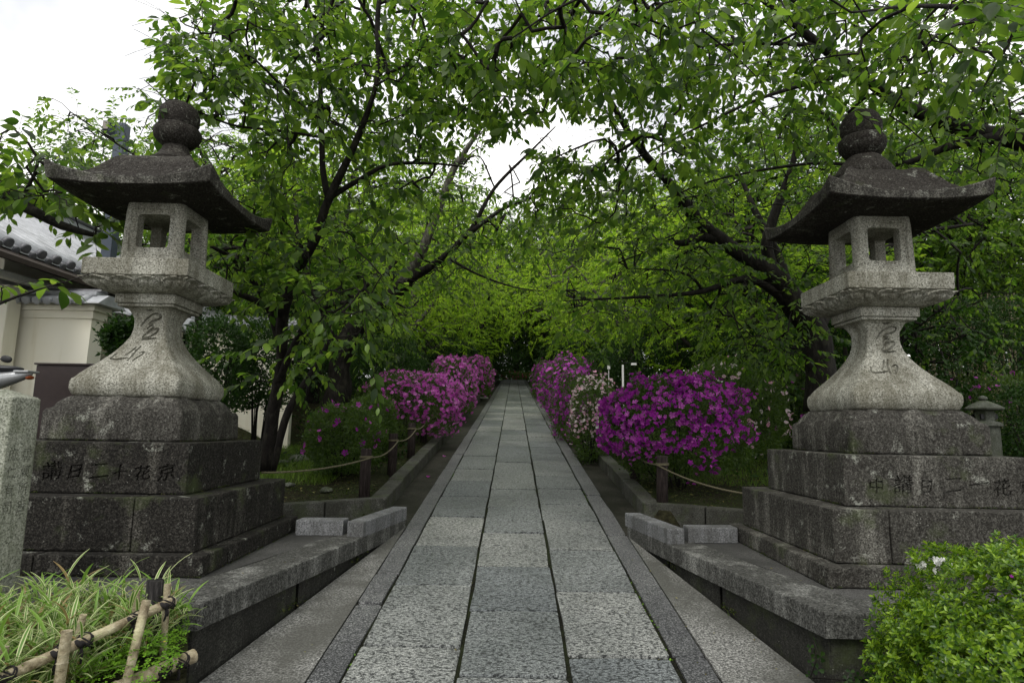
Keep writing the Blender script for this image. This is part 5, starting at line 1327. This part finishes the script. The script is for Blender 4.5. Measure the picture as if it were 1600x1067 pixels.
# ------------------------------------------------------------------ temple buildings on the left
def tiles_row(parent, p0, p1, r=.075, n=None, L_=.1, mat='tile', down=(0, -1, -.35), name='eave_tile'):
    """round eave tile ends in a row"""
    p0, p1 = np.array(p0), np.array(p1); n = n or int(np.linalg.norm(p1-p0)/(r*2.6)); dn = unit(np.array(down, float))
    for i in range(n+1):
        c = p0 + (p1-p0)*i/n
        mobj(name, Geo().tube([c-dn*L_*.8, c, c+dn*.012, c+dn*.014], [r, r, r, r*.75], 10).mesh(name), mat, parent)
# main hall: long roof running away from the street, eave facing the path
hall = empty('temple_hall', (-7.5, 9, 1.5), 'cream walled temple hall with a long silver tiled roof beyond the left lantern', 'building')
EX, RX = -5.55, -8.4; Y0, Y1 = 5.2, 13.2
EZ = at(0, 393, 7.2)[2]; EZ = 1.5 + (671-402)/800*5.55; RZ = EZ + 1.55
boxo('wall', (-9.6, -6.15, 7.2, 13, .8, EZ+.15), 'plaster', hall, .01)
boxo('wall_return', (-6.6, -6.12, 6.95, 7.195, .8, EZ-.1), 'plaster', hall, .01)
b_ = prism_bm([(EX+.18, Y0), (EX+.18, Y1), (RX, Y1), (RX, Y0)], lambda x, y: EZ-.1+(EX-x)*.38, lambda x, y: EZ-.02+(EX-x)*.52, 0); mobj('soffit', mesh_bm('soffit', b_), 'soffit', hall)
b_ = prism_bm([(EX, Y0), (EX, Y1), (RX, Y1), (RX, Y0)], lambda x, y: EZ+(EX-x)*.54, lambda x, y: EZ+.05+(EX-x)*.55, 0); mobj('roof', mesh_bm('roof', b_), 'tile', hall)
ny_ = int((Y1-Y0)/.24)
me_rib = None
for i in range(ny_+1):
    y = Y0+.1+i*.24
    a = np.array([EX-.02, y, EZ+.075]); b2 = np.array([RX, y, EZ+.075+(EX-RX)*.55]); t_ = [a+(b2-a)*k/6 for k in range(7)]
    rr = mobj('roof_rib', Geo().tube(t_, .05, 7).mesh('roof_rib'), 'tile', hall)
    mobj('eave_tile', Geo().tube([a, a+[.04, 0, -.022], a+[.042, 0, -.023]], [.062, .062, .045], 10).mesh('eave_tile'), 'tile_dark', hall)
    mobj('eave_tile', Geo().tube([a+[-.02, .12, -.05], a+[.03, .12, -.075], a+[.032, .12, -.076]], [.05, .05, .04], 8).mesh('eave_tile'), 'tile_dark', hall)
boxo('ridge', (RX-.16, RX+.16, Y0-.05, Y1, EZ+(EX-RX)*.55-.05, EZ+(EX-RX)*.55+.28), 'tile', hall, .02)
boxo('ridge_cap', (RX-.2, RX+.2, Y0-.05, Y1, EZ+(EX-RX)*.55+.283, EZ+(EX-RX)*.55+.34), 'tile_dark', hall, .03)
boxo('fascia', (EX-.12, EX-.05, Y0, Y1, EZ-.09, EZ+.0), 'soffit', hall, .006)
boxo('gutter', (EX-.3, EX-.2, Y0, Y1, EZ-.27, EZ-.18), 'white_board', hall, .02)
boxo('beam', (EX-.62, EX-.5, Y0, Y1, EZ-.32, EZ-.2), 'white_board', hall, .01)
# lower garden wall with tiled cap: front face, corner, then running back
gw = empty('garden_wall', (-5.2, 7.4, 1.3), 'low cream plaster wall with a silver tile cap behind the left lantern', 'wall')
wx0, wx1 = at(46, 560, 7.4)[0], at(144, 560, 7.4)[0]; wz = at(100, 482, 7.4)[2]
def capped_wall(p0, p1, z, th=.22, batter=.06):
    p0, p1 = np.array(p0), np.array(p1); d = unit(p1-p0); nrm = np.array([d[1], -d[0]])
    q = lambda s, o: p0*(1-s)+p1*s+nrm*o
    b = bmesh.new(); vs = []
    for zz, t_ in ((.7, th+batter), (z, th)):
        for s, sg in ((0, 1), (1, 1), (1, -1), (0, -1)):
            v = q(s, sg*t_/2) ; vs.append(b.verts.new((v[0], v[1], zz)))
    b.faces.new(vs[:4][::-1]); b.faces.new(vs[4:])
    for i in range(4): b.faces.new([vs[i], vs[(i+1) % 4], vs[4+(i+1) % 4], vs[4+i]])
    mobj('wall_face', mesh_bm('wall_face', b), 'plaster', gw)
    def strip(h0, h1, o0, o1, mat, nm):
        b = bmesh.new(); vs = []
        for zz, o_ in ((h0, o0), (h1, o1)):
            for s, sg in ((0, 1), (1, 1), (1, -1), (0, -1)):
                v = q(s, sg*o_) + d*(1 if s else -1)*max(.004, abs(o0-th/2)); vs.append(b.verts.new((v[0], v[1], z+zz)))
        b.faces.new(vs[:4][::-1]); b.faces.new(vs[4:])
        for i in range(4): b.faces.new([vs[i], vs[(i+1) % 4], vs[4+(i+1) % 4], vs[4+i]])
        mobj(nm, mesh_bm(nm, b), mat, gw)
    strip(-.14, -.05, th/2+.02, th/2+.025, 'plaster', 'cornice'); strip(-.048, 0.02, th/2+.05, th/2+.055, 'plaster', 'cornice')
    strip(.022, .15, .27, .08, 'tile', 'cap_tiles'); strip(.152, .2, .1, .1, 'tile', 'cap_ridge'); strip(.202, .235, .07, .05, 'tile_dark', 'cap_ridge')
    L_ = np.linalg.norm(p1-p0); n = int(L_/.145)
    for i in range(n+1):
        for sg in (1, -1):
            c2 = q((i+.5)/(n+1), sg*.27); c = np.array([c2[0], c2[1], z+.045]); dn = np.array([nrm[0]*sg, nrm[1]*sg, -.45]); dn = unit(dn)
            mobj('cap_tile', Geo().tube([c-dn*.2, c, c+dn*.02, c+dn*.022], [.042, .05, .05, .035], 8).mesh('cap_tile'), 'tile', gw)
capped_wall((wx0-.1, 7.4), (wx1+.02, 7.4), wz); capped_wall((wx1-.17, 7.86), (wx1-.12, 9.25), wz-.012)
capped_wall((wx1+.02, 9.6), (-3.55, 9.9), wz+.12)
boxo('corner_pier', (-6.05, -5.88, 7.0, 7.2, .8, wz+.2), 'plaster', gw, .01)
# dark cabinet and pole
a, b_ = at(57, 570, 5.9), at(150, 572, 5.9)
e = empty('notice_cabinet', (a[0], 5.9, 1.0), 'dark brown metal cabinet standing before the cream wall beside the left lantern', 'cabinet')
boxo('cabinet_body', (a[0], b_[0], 5.9, 6.15, .95, a[2]), 'brown_box', e, .008); boxo('cabinet_top', (a[0]-.015, b_[0]+.015, 5.885, 6.165, a[2]+.002, a[2]+.02), 'brown_box', e, .004)
a = at(183, 230, 9.5); e = empty('lamp_pole', (a[0], 9.5, 1.5), 'blue grey steel pole with a boxy head rising behind the left lantern roof', 'lamp post')
tz = at(183, 195, 9.5)[2]; boxo('pole_shaft', (a[0]-.02, a[0]+.14, 9.42, 9.58, 1.3, tz), 'pole', e, .01)
boxo('lamp_head', (a[0]-.14, a[0]-.023, 9.3, 9.62, tz-.2, tz-.03), 'pole', e, .01); boxo('lamp_face', (a[0]-.125, a[0]-.04, 9.285, 9.298, tz-.18, tz-.05), 'pole_face', e, .003)

# ------------------------------------------------------------------ parked scooter, only its tail in view
def scooter():
    c = at(30, 580, 5.3); X, Y, Z = c; gzv = Z-.82
    e = empty('motor_scooter', (X-.5, Y, gzv), 'silver motor scooter with black seat parked at the left edge before the cream wall', 'scooter')
    def ell(name, c, R, mat, rot=0, cuts=3, sq=2.4, taper=0.):
        b = bmesh.new(); bmesh.ops.create_icosphere(b, subdivisions=3, radius=1)
        for v in b.verts:
            q = v.co; k = (abs(q.x)**sq+abs(q.y)**sq+abs(q.z)**sq)**(-1/sq); tp = 1-taper*(q.x+1)/2; v.co = Vector((q.x*R[0]*k, q.y*R[1]*k*tp, q.z*R[2]*k*tp + taper*.5*R[2]*(q.x+1)))
        me = mesh_bm(name, b, True); me.transform(Matrix.Translation(c) @ Matrix.Rotation(rot, 4, 'Y')); return mobj(name, me, mat, e)
    # tail points towards +x
    ell('seat', (X-.24, Y, Z+.01), (.27, .12, .04), 'seat', .0, taper=.3)
    ell('tail_fairing', (X-.14, Y, Z-.11), (.27, .13, .1), 'silver', -.12, taper=.65)
    ell('rear_light', (X+.1, Y, Z-.055), (.022, .04, .014), 'lens', -.5)
    boxo('grab_rail', (X-.0, X+.13, Y-.07, Y+.07, Z-.015, Z+.005), 'silver', e, .01)
    ell('footboard', (X-.8, Y, gzv+.3), (.3, .17, .05), 'silver'); ell('leg_shield', (X-1.15, Y, gzv+.62), (.09, .2, .36), 'silver', -.25)
    ell('mudguard', (X+.02, Y, gzv+.42), (.16, .05, .1), 'black', .5)
    for wx in (X-.12, X-1.3):
        th = np.linspace(0, 2*math.pi, 29); wh = mobj('wheel', Geo().tube(np.column_stack([wx+.2*np.cos(th), np.full(29, Y), gzv+.25+.2*np.sin(th)]), .05, 8).mesh('wheel'), 'black', e)
        mobj('hub', Geo().tube([(wx, Y-.05, gzv+.25), (wx, Y+.05, gzv+.25)], .12, 14).mesh('hub'), 'silver', wh)
    tube_obj('handlebar', [(X-.98, Y-.3, Z+.22), (X-1.05, Y-.1, Z+.17), (X-1.05, Y+.1, Z+.17), (X-.98, Y+.3, Z+.22)], .016, 'black', e)
    tube_obj('stem', [(X-1.05, Y, Z+.17), (X-1.2, Y, gzv+.5)], .03, 'black', e)
    m_ = at(10, 561, 4.9); ell('mirror', tuple(m_), (.045, .015, .028), 'black', .2)
    tube_obj('mirror_stalk', [m_, m_+[-.12, .02, .0], (X-.98, Y-.28, Z+.22)], .006, 'black', e, 6)
scooter()

# ------------------------------------------------------------------ front left: bamboo fence and bamboo grass
def bed(name, poly, z):
    o = mobj(name, mesh_bm(name, prism_bm(poly, .1, z, 0)), 'soil'); tag(o, kind='structure'); return o
BZ = .5
bed('planting_bed', [(-1.25, 1.2), (-1.25, 2.55), (-1.46, 2.96), (-4.2, 2.96), (-4.2, 1.2)][::-1], lambda x, y: .42 + .08*(y-1.2))
bz = lambda x, y: .42 + .08*(y-1.2)
fence = empty('bamboo_fence', (-1.45, 2.3, .5), 'low bamboo fence tied with black twine in front of the variegated grass at lower left', 'fence')
def bamboo(name, p0, p1, r, parent, nodes=3, seed=0):
    p0, p1 = np.array(p0, float), np.array(p1, float); n = 72; rnd = random.Random(seed); off = rnd.uniform(0, 1)
    pts, rr = [], []
    for i in range(n+1):
        t = i/n; pts.append(p0*(1-t)+p1*t); k = (t*nodes+off) % 1
        rr.append(r*(1 + (.13 if k < .035 else (-.07 if k < .06 else 0))))
    V_, Fq = tube_np(pts, rr, 14, .012, False, seed)
    # hollow cut top
    d = unit(p1-p0); g = Geo(); g.add(V_, Fq)
    ring = V_[-14:]; c = p1; inner = c + (ring-c)*.72; deep = inner - d*.03
    W = np.vstack([ring, inner, deep, [c-d*.03]]); Fc = [(j, (j+1) % 14, 14+(j+1) % 14, 14+j) for j in range(14)] + [(14+j, 14+(j+1) % 14, 28+(j+1) % 14, 28+j) for j in range(14)] + [(28+j, 28+(j+1) % 14, 42) for j in range(14)]
    g.add(W, Fc)
    return mobj(name, g.mesh(name), 'bamboo', parent)
def knot(c, d1, d2, r, seed=0, parent=fence):
    """crossed lashing of black twine around two poles"""
    g = Geo(); rnd = random.Random(seed); c = np.array(c)
    d1, d2 = unit(np.array(d1)), unit(np.array(d2))
    for dd in (unit(d1+d2), unit(d1-d2)):
        n_ = unit(np.cross(d1, d2)); s = unit(np.cross(dd, n_))
        for k in range(2):
            th = np.linspace(0, 2*math.pi, 20); off = dd*(k-1)*.009
            g.tube(c + off + np.cos(th)[:, None]*s*r*1.5 + np.sin(th)[:, None]*n_*r*2.1, .003, 5)
    for k in range(3):
        e_ = c + np.array([rnd.uniform(-.01, .02), -.03, rnd.uniform(-.07, -.03)]); g.tube(smooth_path(np.array([c+[0, -.028, 0], (c+e_)/2+[.01, -.02, 0], e_]), .01), .004, 5)
    g.tube([c+[-.014, -.035, .004], c+[.014, -.038, -.004]], [.01, .01], 6)
    return mobj('twine_knot', g.mesh('twine_knot'), 'twine', parent)
RA, RB = at(-40, 1078, 2.05), at(272, 938, 2.62)
bamboo('rail', RA, RB, .018, fence, 5, 1)
rd = RB-RA
def on_rail(px):
    t = np.linspace(0, 1, 200); Q = RA+np.outer(t, rd); x, y, D = proj(Q); return Q[int(np.argmin(abs(x-px)))]
for i, (tx, ty, Yt, bx, by, Yb, r, kn) in enumerate([(262, 912, 2.62, 256, 1000, 2.62, .019, 264), (229, 937, 2.44, 193, 1085, 2.34, .023, 214), (215, 922, 2.6, 208, 985, 2.6, .016, None), (130, 960, 2.42, 118, 1010, 2.42, .018, 134), (105, 985, 2.2, 90, 1085, 2.2, .024, 98), (7, 1010, 2.25, 2, 1085, 2.25, .02, 15), (66, 1010, 2.4, 52, 1040, 2.36, .012, None)]):
    a, b_ = at(bx, by, Yb), at(tx, ty, Yt); d = unit(b_-a); foot = a.copy()
    if foot[2] > bz(0, Yb): foot = a - d*((a[2]-bz(0, Yb))/max(d[2], .3)+.05)
    bp_ = bamboo('bamboo_post', foot, b_, r*.7, fence, 2.4, i+3)
    if kn: 
        c = on_rail(kn); knot(c, rd, b_-a, .0155, i, bp_)
a = at(243, 906, 2.72); tube_obj('dark_post', [a-[0, 0, .42], a-[0, 0, .2], a], [.034, .034, .033], 'char_wood', fence, 14)
a, b_ = at(-80, 1190, 1.95), at(303, 1024, 2.6); bamboo('bottom_rail', a, b_, .027, fence, 5, 22)
c = a+(b_-a)*.93; knot(c, b_-a, (0, 0, 1), .02, 50); c = a+(b_-a)*.84; knot(c, b_-a, (0, 0, 1), .02, 51)
# variegated blades
def blade_template(n=5):
    V, Fc, UV = [], [], []
    for i in range(n+1):
        t = i/n; wv = .046*math.sin(math.pi*min(.98, .12+.86*t))**.7; x = t; z = .3*t - .42*t*t
        for s in (-1, -.0, 1): V.append((x, wv*s, z + (.012 if s else 0))); UV.append((s, t))
    for i in range(n):
        for j in range(2):
            a_ = i*3+j; Fc += [(a_, a_+1, a_+4), (a_, a_+4, a_+3)]
    return (np.array(V), np.array(Fc)), np.array(UV)
BT, BUV = blade_template()
rng = np.random.default_rng(41); P, Dv, Nn, S = [], [], [], []
for _ in range(1000):
    y = rng.uniform(1.75, 2.92); x = rng.uniform(-2.75, -1.42)
    e_x = -1.37 - (2.62-y)*.42
    if x > e_x-.02 and rng.random() < .9: x = e_x - rng.uniform(.02, .4)
    if abs(x+2.45) < .16 and abs(y-2.97) < .14: continue
    h = rng.uniform(.06, .26); m_ = rng.integers(5, 10); a0_ = rng.uniform(0, 6.28)
    for j in range(m_):
        a = a0_ + j*2.4; P.append((x+rng.normal()*.012, y+rng.normal()*.012, bz(x, y)+h*(.35+.65*j/m_)+.02)); el = rng.uniform(.3, 2.6)
        Dv.append((math.cos(a), math.sin(a), el*.6)); Nn.append((0, 0, 1.)); S.append(rng.uniform(.07, .16))
P, Dv, Nn, S = map(np.array, (P, Dv, Nn, S)); Dv = Dv + rng.normal(size=Dv.shape)*.1
e = empty('bamboo_grass', (-2, 2.4, BZ), 'clump of variegated bamboo grass with cream edged blades around the stone post', 'grass')
fr = frames(P, Dv, Nn, S)
foliage(e, P, fr, S, 'sasa', BT, BT, 300, 20, 'blade', 'blades', uv=BUV)
# clover among the grass
def clover_template():
    V, Fc = [], []
    for k in range(3):
        a = k*2*math.pi/3; b0 = len(V)
        for da, r, z in ((0, 0, 0), (-.55, .7, .05), (-.22, 1, .02), (0, .85, 0), (.22, 1, .02), (.55, .7, .05)): V.append((math.cos(a+da)*r*.5, math.sin(a+da)*r*.5, z))
        Fc += [(b0, b0+i, b0+i+1) for i in range(1, 5)]
    return np.array(V, float), np.array(Fc)
CL = clover_template(); n = 11000; x = rng.uniform(-3, -1.2, n); y = rng.uniform(1.7, 2.95, n)
k = x < -1.25 - np.maximum(0, y-2.5)*.45; x, y = x[k], y[k]; hh = np.array([max(.02, .09+.14*noise.noise(Vector((a*4, b*4, 0)))) for a, b in zip(x, y)])
P = np.column_stack([x, y, bz(x, y)+hh*rng.uniform(.5, 1.15, len(x))]); S = rng.uniform(.014, .03, len(x)); o = bake('clover', CL, P, frames(P, rng.normal(size=P.shape)*[1, 1, .2], rng.normal(size=P.shape)*.3+[0, -.2, 1], S), 'clover_leaf')
tag(o, 'bright green clover filling the bed between the bamboo grass blades', 'clover')
n = 46; i = rng.integers(0, len(P), n); Q = P[i] + [0, 0, .035]; o = bake('yellow_flowers', FLOWER_LO, Q, frames(Q, rng.normal(size=Q.shape)*[1, 1, .2], rng.normal(size=Q.shape)*.3+[0, 0, 1], np.full(n, .013)), 'yellow_petal'); tag(o, 'tiny yellow flowers dotted through the clover', 'flowers')

# ------------------------------------------------------------------ front right: bright shrub
bed('planting_bed', [(1.35, 1.2), (3.6, 1.2), (3.6, 3.02), (1.5, 3.02), (1.38, 2.8)], .38)
c = (1.97, 2.38, .7); R = (.46, .44, .36)
rng = np.random.default_rng(88); e = empty('evergreen_shrub', (c[0], c[1], .38), 'bright green rounded shrub with small glossy leaves at the lower right corner', 'shrub')
def rosettes(c, R, n, seed, m=7, size=(.019, .031)):
    rng = np.random.default_rng(seed); P, N, sh, d = surf_points(rng, n, c, R, .34, (.8, 1.03), -.7, seed)
    PP, DD, NN, SS = [], [], [], []
    for p, nr in zip(P, N):
        ax = unit(nr + rng.normal(size=3)*.35 + [0, 0, .35]); s = unit(np.cross(ax, rng.normal(size=3))); t = np.cross(ax, s); sz = rng.uniform(*size)
        for j in range(m):
            a = j*2.4; el = .35+.9*j/m
            PP.append(p + ax*j*.003); DD.append(s*math.cos(a)+t*math.sin(a)+ax*el); NN.append(ax); SS.append(sz*(1.05-.35*j/m))
    PP, DD, NN, SS = map(np.array, (PP, DD, NN, SS)); return PP, frames(PP, DD, NN, SS), SS
for cc, RR, nn_, sd in ((c, R, 4300, 1), ((2.35, 2.15, .68), (.5, .4, .36), 2400, 2), ((1.74, 2.5, .58), (.26, .28, .24), 1100, 3)):
    P, fr, S = rosettes(cc, RR, nn_, sd)
    foliage(e, P, fr, S, 'shrub_leaf', LEAF_WIDE, LEAF_WIDE, 300 if sd == 1 else 0, 8)
g = Geo()
for i in range(22):
    a = rng.uniform(0, 6.28); r = rng.uniform(.2, .8); p1 = np.array([c[0]+math.cos(a)*R[0]*r, c[1]+math.sin(a)*R[1]*r, c[2]+rng.uniform(-.1, .15)]); p0 = np.array([c[0]+rng.normal()*.06, c[1]+rng.normal()*.06, .36])
    Q = smooth_path(np.array([p0, (p0+p1)/2+rng.normal(size=3)*.03, p1]), .08); g.tube(Q, np.linspace(.009, .003, len(Q)), 5)
mobj('stems', g.mesh('stems'), 'bark_pale', e)
P = np.array([at(px+rng.normal()*9, py+rng.normal()*5, 2.1+rng.uniform(-.03, .03)) for px, py in [(1440, 893)]*4+[(1475, 880)]*6+[(1462, 888)]*3])
def on_shrub(px, py):
    """first point of the shrub surface met along the ray"""
    r = ray(px, py)
    for t in np.arange(1.2, 3.4, .01):
        q = r*t+[0, 0, EYE]
        if ((abs(q-np.array(c))/np.array(R))**2.6).sum() < 1.05: return q
    return at(px, py, 2.3)
P = np.array([on_shrub(1432+rng.uniform(0, 52), 898-rng.uniform(0, 22)) for _ in range(12)] + [on_shrub(1492, 1052), on_shrub(1474, 1037)]) + [0, -.012, .012]
fr = frames(P, rng.normal(size=P.shape), rng.normal(size=P.shape)*.4+[0, -.7, .7], rng.uniform(.024, .036, len(P)))
pieces('blossom', FLOWER, P, fr, 'white_petal', e)
q = on_shrub(1577, 904)+[0, -.01, .01]; pieces('blossom', FLOWER, np.array([q]), frames(np.array([q]), np.array([[1., 0, 0]]), np.array([[0, -.7, .7]]), np.array([.014])), 'purple', e)
# dark ivy creeping up the terrace wall below the shrub
e = empty('ivy', (1.42, 3.0, .4), 'dark ivy sprig creeping on the terrace wall corner left of the bright shrub', 'ivy')
P, Nn = [], []
for px, py in [(1268, 1008), (1275, 1018), (1270, 1030), (1280, 1042), (1266, 1050), (1277, 1000), (1284, 1022), (1330, 1046), (1342, 1052), (1350, 1040), (1336, 1062), (1356, 1058), (1362, 1048), (1325, 1058), (1370, 1060), (1345, 1064)]:
    P.append(pl(px, py, .0, .11) if False else at(px, py, 3.0 if px > 1300 else 3.12)); Nn.append((-.6, -.8, .3))
P = np.array(P) + [-.02, -.03, 0]; Nn = np.array(Nn)+rng.normal(size=(len(P), 3))*.25
pieces('leaf', CL, P, frames(P, rng.normal(size=P.shape)+[0, 0, -.6], Nn, rng.uniform(.04, .06, len(P))), 'dark_leaf', e)
g = Geo(); g.tube([at(1266, 1058, 3.08), at(1276, 1030, 3.08), at(1272, 1000, 3.08)], .003, 5); g.tube([at(1266, 1058, 3.08), at(1330, 1062, 2.98), at(1372, 1058, 2.97)], .003, 5); mobj('stem', g.mesh('stem'), 'bark', e)
